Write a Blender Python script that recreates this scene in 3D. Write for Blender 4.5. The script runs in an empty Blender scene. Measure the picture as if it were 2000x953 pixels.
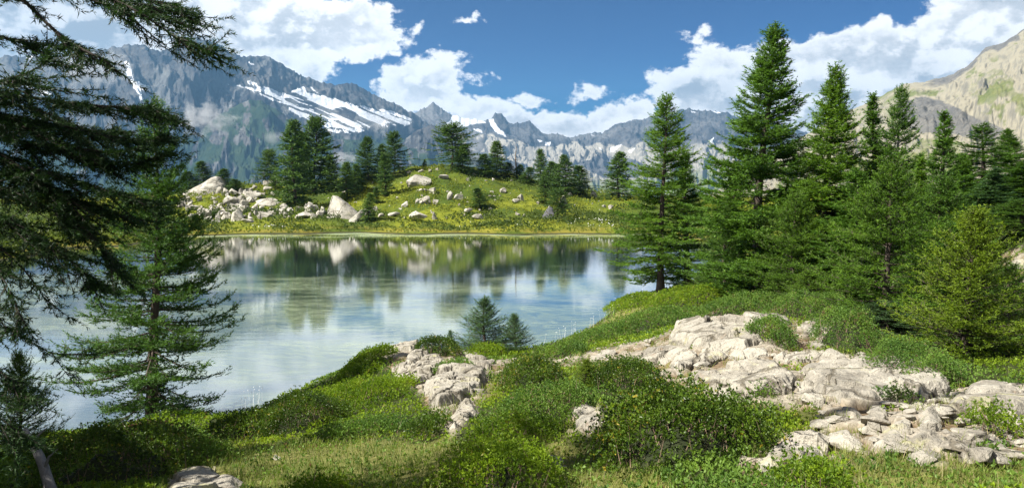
import bpy, bmesh, math
import numpy as np
from mathutils import Vector, Euler

# ============================================================ camera, sky, sun
scene = bpy.context.scene
COL = scene.collection
F = 1570.0; CX, CY, YH = 1000.0, 476.5, 385.0
CAMZ = 5.0
PITCH = math.atan((CY - YH) / F)
cp, sp = math.cos(PITCH), math.sin(PITCH)
cam = bpy.data.cameras.new('camera'); camo = bpy.data.objects.new('camera', cam)
COL.objects.link(camo); scene.camera = camo
camo.location = (0, 0, CAMZ); camo.rotation_euler = (math.pi/2 - PITCH, 0, 0)
cam.sensor_width = 36; cam.lens = 36 * F / 2000; cam.clip_start = 0.1; cam.clip_end = 30000
scene.render.resolution_x = 1024; scene.render.resolution_y = 487

SUN_AZ = math.radians(-116)      # from +Y, negative = left
SUN_EL = math.radians(46)
sunv = Vector((math.sin(SUN_AZ)*math.cos(SUN_EL), math.cos(SUN_AZ)*math.cos(SUN_EL), math.sin(SUN_EL)))
sl = bpy.data.lights.new('sun', 'SUN'); slo = bpy.data.objects.new('sun', sl); COL.objects.link(slo)
sl.energy = 5.0; sl.angle = math.radians(0.5); sl.color = (1, 0.95, 0.86)
slo.rotation_euler = sunv.to_track_quat('Z', 'Y').to_euler()
scene.view_settings.view_transform = 'Standard'; scene.view_settings.look = 'None'
scene.view_settings.gamma = 1; scene.view_settings.use_curve_mapping = False
scene.view_settings.exposure = 1.3

def raydir(px, py):
    a, b, c = (np.asarray(px, float) - CX), F, (CY - np.asarray(py, float))
    return np.stack(np.broadcast_arrays(a, F*cp + c*sp, -F*sp + c*cp), -1)
def at(px, py, d):
    """world point seen at photo pixel (px,py) at forward distance d"""
    r = raydir(px, py)
    return np.array([0, 0, CAMZ]) + r * (np.asarray(d, float)/r[..., 1])[..., None]
def proj(P):
    P = np.asarray(P, float)
    x, y, z = P[..., 0], P[..., 1], P[..., 2] - CAMZ
    zc = np.maximum(y*cp - z*sp, 1e-3)
    return CX + F*x/zc, CY - F*(y*sp + z*cp)/zc

class NT:
    """tiny node-tree helper"""
    def __init__(s, tree): s.t = tree; s.n = tree.nodes; s.l = tree.links
    def add(s, typ, **kw):
        n = s.n.new(typ)
        for k, v in kw.items():
            if k.startswith('i_'):
                key = k[2:]; key = int(key) if key.isdigit() else key.replace('_', ' ')
                s.set(n.inputs[key], v)
            else: setattr(n, k, v)
        return n
    def set(s, inp, v):
        if isinstance(v, bpy.types.NodeSocket): s.l.new(v, inp)
        else: inp.default_value = v
    def math(s, op, a, b=0.0, c=0.0, clamp=False):
        n = s.n.new('ShaderNodeMath'); n.operation = op; n.use_clamp = clamp
        s.set(n.inputs[0], a); s.set(n.inputs[1], b)
        if op in ('MULTIPLY_ADD', 'SMOOTH_MIN', 'SMOOTH_MAX'): s.set(n.inputs[2], c)
        return n.outputs[0]
    def vmath(s, op, a, b=(0, 0, 0)):
        n = s.n.new('ShaderNodeVectorMath'); n.operation = op
        s.set(n.inputs[0], a)
        if op == 'SCALE': s.set(n.inputs[3], b)
        else: s.set(n.inputs[1], b)
        return n.outputs['Value'] if op in ('LENGTH', 'DOT_PRODUCT', 'DISTANCE') else n.outputs[0]
    def noise(s, vec, scale, detail=4, rough=0.55, dist=0.0, lac=2.0):
        n = s.n.new('ShaderNodeTexNoise'); s.set(n.inputs['Vector'], vec)
        n.inputs['Scale'].default_value = scale; n.inputs['Detail'].default_value = detail
        n.inputs['Roughness'].default_value = rough; n.inputs['Distortion'].default_value = dist
        n.inputs['Lacunarity'].default_value = lac
        return n.outputs['Fac']
    def ramp(s, fac, lo, hi, a=0.0, b=1.0, smooth=True):
        n = s.n.new('ShaderNodeMapRange'); n.interpolation_type = 'SMOOTHSTEP' if smooth else 'LINEAR'
        s.set(n.inputs[0], fac); s.set(n.inputs[1], lo); s.set(n.inputs[2], hi); s.set(n.inputs[3], a); s.set(n.inputs[4], b)
        return n.outputs[0]
    def mix(s, fac, a, b, blend='MIX'):
        n = s.n.new('ShaderNodeMix'); n.data_type = 'RGBA'; n.blend_type = blend
        s.set(n.inputs[0], fac); s.set(n.inputs[6], c4(a)); s.set(n.inputs[7], c4(b))
        return n.outputs[2]
def c4(v):
    if isinstance(v, tuple) and len(v) == 3: return (*v, 1.0)
    return v

world = bpy.data.worlds.new('World'); scene.world = world; world.use_nodes = True
def build_world():
    g = NT(world.node_tree); g.n.clear()
    sky = g.add('ShaderNodeTexSky', sky_type='NISHITA', sun_disc=False, sun_elevation=SUN_EL, sun_rotation=SUN_AZ,
                altitude=2200, air_density=1.0, dust_density=0.15, ozone_density=3.0)
    tc = g.add('ShaderNodeTexCoord'); D = tc.outputs['Generated']
    sx = g.add('ShaderNodeSeparateXYZ'); g.set(sx.inputs[0], D)
    az = g.math('ARCTAN2', sx.outputs[0], sx.outputs[1])
    el = g.math('ARCSINE', sx.outputs[2])
    cb = g.add('ShaderNodeCombineXYZ'); g.set(cb.inputs[0], az); g.set(cb.inputs[1], el)
    p = cb.outputs[0]
    # low-frequency warp of the coordinates
    nz = g.add('ShaderNodeTexNoise'); g.set(nz.inputs['Vector'], p); nz.inputs['Scale'].default_value = 22; nz.inputs['Detail'].default_value = 5
    w = g.vmath('SCALE', g.vmath('SUBTRACT', nz.outputs['Color'], (0.5, 0.5, 0.5)), 0.045)
    q = g.vmath('ADD', p, w)
    E = [(560,52,210,58),(430,22,150,66),(705,78,90,34),(330,40,150,80),(480,85,90,40),(180,70,150,85),(40,90,120,80),(600,135,45,28),(555,112,50,26),(640,120,30,22),
         (815,168,82,50),(880,112,30,26),(775,180,42,28),(862,150,46,42),(850,195,90,24),
         (950,215,60,30),(1040,196,42,14),(1010,240,110,34),(1100,248,95,34),(1155,184,32,11),(1190,238,70,30),(1240,192,20,12),(1236,228,60,32),(935,150,26,12),
         (1350,185,90,52),(1405,132,58,36),(1292,152,26,18),(1374,72,24,14),(1460,185,130,60),(1560,125,100,46),(1655,118,105,50),(1765,105,105,60),(1860,62,85,52),(1960,50,130,80),
         (1905,12,50,22),(1620,190,220,70),(1820,150,220,80),(905,32,26,7),(815,52,13,11),(2200,60,260,120),
         (330,-70,330,60),(-300,40,340,170),(150,-220,300,80),(700,-330,240,50),(2250,-150,250,120)]
    fld = None
    for (px, py, rx, ry) in E:
        r = raydir(px, py); r = r/np.linalg.norm(r); a0 = math.atan2(r[0], r[1]); e0 = math.asin(r[2])
        dv = g.vmath('MULTIPLY', g.vmath('SUBTRACT', q, (a0, e0, 0)), (F/rx*0.95, F/ry*0.95, 0))
        v = g.math('MINIMUM', g.math('MULTIPLY', g.math('SUBTRACT', 1.0, g.vmath('LENGTH', dv)), math.sqrt(rx*ry)/62), 0.85)
        fld = v if fld is None else g.math('MAXIMUM', fld, v)
    behind = g.math('LESS_THAN', sx.outputs[1], 0.0)
    stretch = g.vmath('MULTIPLY', p, (1, 1.35, 0))
    n1 = g.noise(stretch, 17, 9, 0.56)
    n2 = g.noise(g.vmath('ADD', stretch, (-0.006, 0.016, 0)), 17, 9, 0.56)
    n3 = g.noise(stretch, 48, 6, 0.6)
    fld = g.math('MAXIMUM', fld, g.math('SUBTRACT', g.math('SUBTRACT', n1, 0.42), g.math('MULTIPLY', g.math('SUBTRACT', 1.0, behind), 20.0)))
    f2 = g.math('ADD', fld, g.math('MULTIPLY', g.math('SUBTRACT', n1, 0.5), 1.5))
    f2 = g.math('ADD', f2, g.math('MULTIPLY', g.math('SUBTRACT', n3, 0.5), 0.85))
    f2 = g.math('ADD', f2, g.math('MULTIPLY', g.math('SUBTRACT', g.noise(stretch, 150, 5, 0.65), 0.5), 0.35))
    dens = g.ramp(f2, -0.03, 0.22)
    thick = g.ramp(f2, 0.05, 0.95)
    lit = g.ramp(g.math('SUBTRACT', n1, n2), -0.055, 0.075)
    shade = g.math('MULTIPLY', g.math('SUBTRACT', 1.0, lit), thick)
    # big left cloud bank and the bank on the left edge are greyer inside
    leftg = g.ramp(az, -0.62, -0.25, 0.55, 0.0)
    lowf = g.noise(stretch, 9, 4, 0.5)
    shade = g.math('ADD', g.math('MULTIPLY', shade, 0.62), g.math('MULTIPLY', g.ramp(lowf, 0.45, 0.65), g.math('MULTIPLY', thick, 0.30)))
    shade = g.math('ADD', shade, g.math('MULTIPLY', leftg, thick), clamp=True)
    ccol = g.mix(shade, (5.9, 5.8, 5.7), (1.8, 1.95, 2.15))
    hs = g.add('ShaderNodeHueSaturation'); hs.inputs['Saturation'].default_value = 1.55; hs.inputs['Value'].default_value = 0.30
    g.set(hs.inputs['Color'], sky.outputs[0])
    gm = g.add('ShaderNodeGamma'); g.set(gm.inputs[0], hs.outputs[0]); gm.inputs[1].default_value = 1.6
    skyc = g.mix(1.0, gm.outputs[0], (0.03, 0.70, 0.62), 'MULTIPLY')
    c = g.mix(dens, skyc, ccol)
    bg = g.add('ShaderNodeBackground'); g.set(bg.inputs[0], c); bg.inputs[1].default_value = 0.10
    out = g.add('ShaderNodeOutputWorld'); g.l.new(bg.outputs[0], out.inputs[0])
build_world()
world.cycles.sampling_method = 'MANUAL'; world.cycles.sample_map_resolution = 512

# ============================================================ noise
def _h(i, j, k, seed):
    i = i.astype(np.int64); j = j.astype(np.int64); k = np.asarray(k).astype(np.int64)
    n = (i*374761393 + j*668265263 + k*2147483647 + seed*974711) & 0xffffffff
    n = ((n ^ (n >> 13))*1274126177) & 0xffffffff
    n = ((n ^ (n >> 16))*2246822519) & 0xffffffff
    return ((n ^ (n >> 15)) & 0xffffff)/float(0xffffff)
def vn2(x, y, seed=0):
    xi = np.floor(x); yi = np.floor(y); fx = x-xi; fy = y-yi
    fx = fx*fx*fx*(fx*(fx*6-15)+10); fy = fy*fy*fy*(fy*(fy*6-15)+10)
    a = _h(xi, yi, 0, seed); b = _h(xi+1, yi, 0, seed); c = _h(xi, yi+1, 0, seed); d = _h(xi+1, yi+1, 0, seed)
    return (a*(1-fx)+b*fx)*(1-fy) + (c*(1-fx)+d*fx)*fy
def vn3(x, y, z, seed=0):
    zi = np.floor(z); fz = z-zi; fz = fz*fz*(3-2*fz)
    xi = np.floor(x); yi = np.floor(y); fx = x-xi; fy = y-yi; fx = fx*fx*(3-2*fx); fy = fy*fy*(3-2*fy)
    def lay(k):
        a = _h(xi, yi, k, seed); b = _h(xi+1, yi, k, seed); c = _h(xi, yi+1, k, seed); d = _h(xi+1, yi+1, k, seed)
        return (a*(1-fx)+b*fx)*(1-fy) + (c*(1-fx)+d*fx)*fy
    return lay(zi)*(1-fz) + lay(zi+1)*fz
def fbm(x, y, o=4, seed=0, gain=0.5):
    s = 0; a = 1; t = 0
    for i in range(o):
        s = s + a*vn2(x*2**i + 13.7*i, y*2**i - 7.3*i, seed+i); t += a; a *= gain
    return s/t
def fbm3(x, y, z, o=3, seed=0, gain=0.5):
    s = 0; a = 1; t = 0
    for i in range(o):
        s = s + a*vn3(x*2**i, y*2**i, z*2**i, seed+i); t += a; a *= gain
    return s/t
def ridged(x, y, o=5, seed=0, gain=0.5):
    s = 0; a = 1; t = 0
    for i in range(o):
        r = 1-np.abs(2*vn2(x*2**i+5.1*i, y*2**i+3.3*i, seed+i)-1); s = s + a*r*r; t += a; a *= gain
    return s/t
def sst(x, a, b):
    t = np.clip((x-a)/(b-a), 0, 1); return t*t*(3-2*t)
def polysd(x, y, poly):
    """signed distance to polygon, positive inside"""
    P = np.array(poly, float); n = len(P); d = np.full(x.shape, 1e18); ins = np.zeros(x.shape, bool)
    for i in range(n):
        a = P[i]; b = P[(i+1) % n]; e = b-a; wx = x-a[0]; wy = y-a[1]
        t = np.clip((wx*e[0]+wy*e[1])/(e@e+1e-12), 0, 1)
        d = np.minimum(d, (wx-e[0]*t)**2 + (wy-e[1]*t)**2)
        c = ((a[1] > y) != (b[1] > y)) & (x < (b[0]-a[0])*(y-a[1])/(b[1]-a[1]+1e-12)+a[0])
        ins ^= c
    d = np.sqrt(d); return np.where(ins, d, -d)

# ============================================================ object helpers
def mesh_np(name, V, tris=None, quads=None, mat=None, attrs=None, smooth=False, parent=None, matidx=None, link=True):
    m = bpy.data.meshes.new(name)
    V = np.asarray(V, np.float32)
    nt = 0 if tris is None else len(tris); nq = 0 if quads is None else len(quads)
    m.vertices.add(len(V)); m.vertices.foreach_set('co', V.ravel())
    idx = []
    if nt: idx.append(np.asarray(tris, np.int32).ravel())
    if nq: idx.append(np.asarray(quads, np.int32).ravel())
    idx = np.concatenate(idx)
    m.loops.add(len(idx)); m.loops.foreach_set('vertex_index', idx)
    st = np.concatenate([np.arange(nt)*3, nt*3 + np.arange(nq)*4]).astype(np.int32)
    m.polygons.add(nt+nq); m.polygons.foreach_set('loop_start', st)
    m.polygons.foreach_set('use_smooth', np.full(nt+nq, smooth))
    for mm in (mat if isinstance(mat, (list, tuple)) else [mat]):
        if mm: m.materials.append(mm)
    if matidx is not None: m.polygons.foreach_set('material_index', np.asarray(matidx, np.int32))
    for k, a in (attrs or {}).items():
        a = np.asarray(a, np.float32)
        if a.ndim == 1:
            at_ = m.attributes.new(k, 'FLOAT', 'POINT'); at_.data.foreach_set('value', a)
        else:
            if a.shape[1] == 3: a = np.concatenate([a, np.ones((len(a), 1), np.float32)], 1)
            at_ = m.attributes.new(k, 'FLOAT_COLOR', 'POINT'); at_.data.foreach_set('color', a.ravel())
    m.update(calc_edges=True); m.validate()
    if not link: return m
    o = bpy.data.objects.new(name, m); COL.objects.link(o); o.parent = parent
    return o
def tag(o, label=None, cat=None, group=None, kind=None):
    if label: o['label'] = label
    if cat: o['category'] = cat
    if group: o['group'] = group
    if kind: o['kind'] = kind
    return o
def empty(name, loc=(0, 0, 0), rz=0, s=1):
    o = bpy.data.objects.new(name, None); COL.objects.link(o); o.location = loc
    o.rotation_euler = (0, 0, rz); o.scale = (s, s, s) if np.isscalar(s) else s; o.empty_display_size = 0.3
    return o
def gridfaces(nr, nc):
    a = (np.arange(nr-1)[:, None]*nc + np.arange(nc-1)[None]).ravel()
    return np.stack([a, a+1, a+nc+1, a+nc], 1)
class Buf:
    def __init__(s): s.V = []; s.T = []; s.Q = []; s.A = []; s.n = 0
    def addT(s, V, T, a): s.V.append(V); s.T.append(T+s.n); s.A.append(np.broadcast_to(a, (len(V),))); s.n += len(V)
    def addQ(s, V, Q, a): s.V.append(V); s.Q.append(Q+s.n); s.A.append(np.broadcast_to(a, (len(V),))); s.n += len(V)
    def build(s, name, mat, parent=None, smooth=False, link=True):
        return mesh_np(name, np.concatenate(s.V), np.concatenate(s.T) if s.T else None, np.concatenate(s.Q) if s.Q else None,
                       mat, {'v': np.concatenate(s.A)}, smooth, parent, link=link)
def tube(buf, P, R, sides=6, a=0.5):
    P = np.asarray(P, float); n = len(P); R = np.broadcast_to(R, (n,))
    T = np.gradient(P, axis=0); T /= np.linalg.norm(T, axis=1)[:, None]+1e-9
    ref = np.array([0.13, 0.31, 1.0]) if abs(T[0][2]) < 0.8 else np.array([1.0, 0.2, 0.1])
    A = np.cross(T, ref); A /= np.linalg.norm(A, axis=1)[:, None]; B = np.cross(T, A)
    th = np.arange(sides)*2*math.pi/sides
    V = P[:, None] + R[:, None, None]*(np.cos(th)[None, :, None]*A[:, None] + np.sin(th)[None, :, None]*B[:, None])
    i = np.arange(n-1)[:, None]*sides; j = np.arange(sides)[None]; j2 = (j+1) % sides
    Q = np.stack([i+j, i+j2, i+sides+j2, i+sides+j], -1).reshape(-1, 4)
    buf.addQ(V.reshape(-1, 3), Q, a)
def nrm(v): return v/(np.linalg.norm(v, axis=-1, keepdims=True)+1e-9)

# ============================================================ materials
def newmat(name):
    m = bpy.data.materials.new(name); m.use_nodes = True; g = NT(m.node_tree); g.n.clear()
    out = g.add('ShaderNodeOutputMaterial'); return m, g, out
def pos(g):
    return g.add('ShaderNodeNewGeometry').outputs['Position']
def attr(g, n, which='Fac'):
    a = g.add('ShaderNodeAttribute'); a.attribute_name = n; return a.outputs[which]
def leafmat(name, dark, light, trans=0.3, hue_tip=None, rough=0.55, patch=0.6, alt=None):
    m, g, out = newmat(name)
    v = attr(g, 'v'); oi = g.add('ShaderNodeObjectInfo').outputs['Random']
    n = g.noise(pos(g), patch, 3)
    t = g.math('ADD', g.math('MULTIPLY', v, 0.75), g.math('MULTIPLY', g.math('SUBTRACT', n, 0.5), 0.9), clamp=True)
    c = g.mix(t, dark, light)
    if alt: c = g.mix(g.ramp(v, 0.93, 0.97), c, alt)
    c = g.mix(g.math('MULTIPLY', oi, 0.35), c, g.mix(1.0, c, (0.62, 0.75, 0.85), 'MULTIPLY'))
    b = g.add('ShaderNodeBsdfPrincipled'); g.set(b.inputs['Base Color'], c); b.inputs['Roughness'].default_value = rough
    b.inputs['Specular IOR Level'].default_value = 0.25
    tr = g.add('ShaderNodeBsdfTranslucent'); g.set(tr.inputs[0], g.mix(1.0, c, (1.25, 1.3, 0.5), 'MULTIPLY'))
    mx = g.add('ShaderNodeMixShader'); mx.inputs[0].default_value = trans
    g.l.new(b.outputs[0], mx.inputs[1]); g.l.new(tr.outputs[0], mx.inputs[2]); g.l.new(mx.outputs[0], out.inputs[0])
    return m
def rockmat(name, base=(0.345, 0.32, 0.265), dark=(0.19, 0.172, 0.14), scale=1.0, lichen=0.5, bump=0.5):
    m, g, out = newmat(name); p = pos(g)
    oi = g.add('ShaderNodeObjectInfo').outputs['Random']
    n1 = g.noise(p, 1.3*scale, 6, 0.62); n2 = g.noise(p, 11*scale, 5, 0.65); n3 = g.noise(p, 45*scale, 3, 0.7)
    c = g.mix(g.ramp(g.math('ADD', g.math('MULTIPLY', n1, 0.7), g.math('MULTIPLY', g.noise(p, 4.5*scale, 6, 0.7), 0.3)), 0.38, 0.60), dark, base)
    c = g.mix(g.ramp(n2, 0.50, 0.72, 0, 0.65), c, (base[0]*1.28, base[1]*1.27, base[2]*1.25))
    c = g.mix(g.ramp(n3, 0.54, 0.72, 0, 0.7), c, (dark[0]*0.7, dark[1]*0.7, dark[2]*0.7))
    nl = g.noise(g.vmath('ADD', p, (3.3, 7.1, 1.7)), 1.7*scale, 5, 0.7)
    c = g.mix(g.ramp(nl, 0.56, 0.70, 0, lichen), c, (0.36, 0.35, 0.13))
    no = g.noise(g.vmath('ADD', p, (13.3, 1.1, 4.7)), 2.6*scale, 4, 0.7)
    c = g.mix(g.ramp(no, 0.62, 0.74, 0, 0.45), c, (0.30, 0.19, 0.11))
    vo = g.add('ShaderNodeTexVoronoi', feature='DISTANCE_TO_EDGE'); g.set(vo.inputs['Vector'], g.vmath('ADD', g.vmath('MULTIPLY', p, (1, 1, 1.6)), g.vmath('SCALE', g.add('ShaderNodeTexNoise', i_Vector=p, i_Scale=1.5*scale, i_Detail=4.0).outputs['Color'], 0.9/scale)))
    vo.inputs['Scale'].default_value = 0.85*scale
    crack = g.ramp(g.math('ADD', vo.outputs['Distance'], g.math('MULTIPLY', g.math('SUBTRACT', n2, 0.5), 0.06)), 0.0, 0.040)
    c = g.mix(g.math('MULTIPLY', g.math('SUBTRACT', 1.0, crack), 0.8), c, (0.10, 0.085, 0.06))
    c = g.mix(g.math('MULTIPLY', oi, 0.25), c, g.mix(1.0, c, (0.72, 0.74, 0.78), 'MULTIPLY'))
    b = g.add('ShaderNodeBsdfPrincipled'); g.set(b.inputs['Base Color'], c); b.inputs['Roughness'].default_value = 0.9
    b.inputs['Specular IOR Level'].default_value = 0.2
    h = g.math('ADD', g.math('MULTIPLY', n2, 0.6), g.math('MULTIPLY', n3, 0.25))
    h = g.math('ADD', h, g.math('MULTIPLY', crack, 0.35))
    bp = g.add('ShaderNodeBump'); bp.inputs['Strength'].default_value = bump; bp.inputs['Distance'].default_value = 0.08/scale
    g.set(bp.inputs['Height'], h); g.l.new(bp.outputs[0], b.inputs['Normal'])
    g.l.new(b.outputs[0], out.inputs[0]); return m
def simplemat(name, col, rough=0.9, var=0.3, scale=8, bump=0.3, bdist=0.02):
    m, g, out = newmat(name); n = g.noise(g.vmath('MULTIPLY', pos(g), (1, 1, 0.35)), scale, 5, 0.65)
    c = g.mix(n, tuple(x*(1-var) for x in col), tuple(x*(1+var) for x in col))
    b = g.add('ShaderNodeBsdfPrincipled'); g.set(b.inputs['Base Color'], c); b.inputs['Roughness'].default_value = rough; b.inputs['Specular IOR Level'].default_value = 0.15
    bp = g.add('ShaderNodeBump'); bp.inputs['Strength'].default_value = bump; bp.inputs['Distance'].default_value = bdist
    g.set(bp.inputs['Height'], n); g.l.new(bp.outputs[0], b.inputs['Normal']); g.l.new(b.outputs[0], out.inputs[0]); return m

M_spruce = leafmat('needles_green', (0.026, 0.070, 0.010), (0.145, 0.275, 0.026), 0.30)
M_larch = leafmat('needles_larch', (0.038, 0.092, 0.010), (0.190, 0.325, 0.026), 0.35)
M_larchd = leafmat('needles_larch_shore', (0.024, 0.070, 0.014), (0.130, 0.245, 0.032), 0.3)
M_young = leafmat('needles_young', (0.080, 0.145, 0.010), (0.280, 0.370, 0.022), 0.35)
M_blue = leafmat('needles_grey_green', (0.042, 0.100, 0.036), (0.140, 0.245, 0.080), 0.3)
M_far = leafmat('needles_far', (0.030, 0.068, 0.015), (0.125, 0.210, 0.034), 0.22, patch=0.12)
M_over = leafmat('needles_painted_shade', (0.011, 0.030, 0.010), (0.040, 0.085, 0.020), 0.28)  # shade on the hanging boughs is put into the needle colour
M_bark = simplemat('bark_dark', (0.060, 0.047, 0.038), var=0.5, scale=20, bump=0.8, bdist=0.02)
M_bark_over = simplemat('bark_painted_shade', (0.030, 0.025, 0.021), var=0.4, scale=25, bump=0.7)  # bough bark darkened in its colour to stand for shade
M_bark_grey = simplemat('bark_grey', (0.15, 0.145, 0.14), var=0.4, scale=25, bump=0.7)
M_dead = simplemat('dead_wood', (0.16, 0.13, 0.11), var=0.4)
M_rock = rockmat('rock_near', bump=0.8)
M_rockf = rockmat('rock_far', (0.43, 0.405, 0.35), (0.22, 0.205, 0.17), 0.35, 0.15, 0.6)
M_rockd = rockmat('rock_dark', (0.14, 0.14, 0.15), (0.07, 0.07, 0.08), 0.35, 0.1, 0.6)
M_bil = leafmat('leaves_bilberry', (0.080, 0.145, 0.010), (0.320, 0.430, 0.022), 0.42, patch=1.2, alt=(0.22, 0.20, 0.03))
M_rhodo = leafmat('leaves_rhododendron', (0.032, 0.062, 0.008), (0.125, 0.205, 0.016), 0.25, patch=1.5, rough=0.4, alt=(0.30, 0.24, 0.03))
M_juni = leafmat('leaves_juniper', (0.060, 0.125, 0.020), (0.210, 0.320, 0.045), 0.32, patch=1.5, alt=(0.16, 0.10, 0.05))
M_grass = leafmat('grass_blades', (0.095, 0.135, 0.018), (0.300, 0.310, 0.080), 0.4, patch=1.0, alt=(0.42, 0.35, 0.18))
M_heath = leafmat('heath_leaves', (0.045, 0.075, 0.012), (0.150, 0.185, 0.020), 0.3, patch=0.10)
M_heathy = leafmat('heath_leaves_bright', (0.14, 0.17, 0.014), (0.34, 0.34, 0.022), 0.3, patch=0.10)
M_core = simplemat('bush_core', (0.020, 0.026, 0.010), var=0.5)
M_stick = simplemat('bush_stick', (0.17, 0.12, 0.085), var=0.4)
M_red = leafmat('rusty_twigs', (0.10, 0.05, 0.025), (0.26, 0.13, 0.07), 0.1)

# ============================================================ terrain height
def d_of(py, z):
    r = raydir(1000, py); return (z-CAMZ)*r[1]/r[2]
near = [ # px, py, z
 (-300,1000,3.4),(0,990,3.0),(500,990,3.1),(1000,1000,3.3),(1500,1000,3.4),(2000,1000,3.4),(2400,1000,3.6),
 (100,920,2.1),(-200,900,1.6),(250,860,0.9),(60,860,0.5),(400,900,2.3),(600,900,2.5),(850,900,2.7),(1100,900,2.9),(1400,900,3.05),(1700,900,3.05),(2000,900,3.1),(2300,880,3.3),
 (300,810,0.45),(420,850,1.3),(520,850,1.5),(620,850,1.8),(740,840,2.1),(560,800,0.75),(640,780,0.9),(700,740,0.9),(760,760,1.5),
 (870,790,2.2),(1000,800,2.45),(1200,800,2.75),(1400,810,2.9),(1600,800,2.9),(1850,800,3.0),(2150,780,3.1),
 (850,745,1.95),(770,695,1.0),(900,710,1.5),(960,705,1.2),(1000,730,1.9),(1100,730,2.2),(1250,740,2.6),(1400,720,2.75),(1600,720,2.8),(1850,740,2.85),(2100,720,3.0),
 (1080,700,1.3),(1180,690,1.7),(1300,670,2.4),(1400,632,2.72),(1500,632,2.7),(1600,645,2.65),(1700,670,2.7),(1850,680,2.7),(2100,660,2.9),
 (1100,680,0.45),(1160,655,0.45),(1230,630,0.6),(1300,605,0.8),(1380,595,1.1),(1480,600,1.5),(1600,608,1.9),(1700,618,2.1),(1850,630,2.4),(2000,620,2.6),
 (1290,572,0.45),(1400,560,0.8),(1500,575,1.3),(1650,570,1.7),(1800,560,2.3),(1950,560,2.8),(2100,550,3.2),
 (1400,540,0.3),(1500,530,0.8),(1700,520,2.0),(1900,500,3.1),(2100,480,3.9),
 # near shoreline
 (-300,900,0),(0,868,0),(120,848,0),(260,832,0),(470,806,0),(540,776,0),(620,742,0),(690,712,0),(740,690,0),(830,684,0),(930,684,0),(1050,676,0),(1120,655,0),(1160,635,0),(1200,606,0),(1262,576,0),(1320,560,0),(1380,545,0),(1440,528,0),(1480,505,0),(1440,480,0),
 # lake bed
 (150,780,-1.2),(450,740,-1.2),(600,680,-1.2),(760,640,-1.2),(950,640,-1.3),(1080,620,-1.2),(1160,580,-1.0),(1260,530,-1.2),(1350,505,-1.0),(300,600,-2),(600,560,-2),(900,540,-2),(1100,510,-2),(200,530,-1.5),(1300,480,-1),(700,490,-1.6),(400,495,-1.4),(1000,485,-1.4),(-300,700,-1.2),(0,650,-1.5),(-300,590,-1),
 # far shoreline
 (-300,530,0),(0,505,0),(150,484,0),(300,468,0),(420,461,0),(600,458,0),(800,459,0),(1000,459,0),(1200,458,0),(1350,464,0),
 (0,485,0.8),(200,460,0.9),(420,448,0.45),(600,448,0.4),(800,448,0.5),(1000,450,0.5),(1200,448,0.5),(1350,450,0.6),(1500,470,1.2),(1700,480,2.2),(2000,440,4.2),(2300,420,4.6)]
C = [(px, float(d_of(py, z)), z) for px, py, z in near]
far = [ # px, py, d
 (-300,440,110),(0,430,125),(200,425,128),(340,425,128),(450,432,124),(560,426,128),(680,430,126),(820,430,125),(950,432,125),(1080,428,127),(1180,428,132),
 (340,400,142),(420,385,150),(500,378,155),(560,395,140),(620,388,150),(700,392,142),(760,375,150),(820,385,143),(900,385,146),(960,392,140),(1050,398,142),(1150,402,148),
 (600,372,160),(700,355,162),(760,338,166),(840,329,168),(900,331,170),(960,340,172),(1020,352,172),(1080,366,172),(1150,378,176),(1220,388,176),(1290,392,176),(880,355,157),(980,368,156),
 (0,400,160),(200,395,160),(340,378,165),(440,368,168),(530,366,165),(1400,395,180),(1600,390,160),(1900,380,140),(2200,360,130)]
C += [(px, d, float(at(px, py, d)[2])) for px, py, d in far]
C += [(px, d, z) for px in (-300, 100, 500, 900, 1300, 1700, 2200) for d, z in ((215, 0), (300, -30), (420, -70))]
C += [(px, d, z) for px in (-300, 300, 900, 1500, 2300) for d, z in ((2.0, 3.5), (3.2, 3.45))]
C = np.array(C)
def uv(px, d): return np.stack([(np.asarray(px)-1000)/420.0, np.log(np.asarray(d))*1.55], -1)
CU = uv(C[:, 0], C[:, 1])
def K(r2): return 0.5*r2*np.log(r2+1e-9)
_n = len(C); D2 = ((CU[:, None]-CU[None])**2).sum(-1)
A = np.zeros((_n+3, _n+3)); A[:_n, :_n] = K(D2)+np.eye(_n)*0.004; A[:_n, _n] = 1; A[:_n, _n+1:] = CU; A[_n, :_n] = 1; A[_n+1:, :_n] = CU.T
_w = np.linalg.solve(A, np.concatenate([C[:, 2], [0, 0, 0]]))
def base_z(x, y):
    x = np.asarray(x, float); y = np.maximum(np.asarray(y, float), 1.2); sh = x.shape
    zc = y*cp; pxx = 1000+F*x/zc; pxx = np.clip(pxx, -400, 2400)+0.1*(np.clip(pxx, -900, 2900)-np.clip(pxx, -400, 2400)); U = uv(pxx, np.maximum(y, 3.2)).reshape(-1, 2); o = np.empty(len(U))
    for s in range(0, len(U), 40000):
        u = U[s:s+40000]; r2 = ((u[:, None]-CU[None])**2).sum(-1)
        o[s:s+40000] = K(r2)@_w[:_n] + _w[_n] + u@_w[_n+1:]
    return o.reshape(sh)
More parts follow.
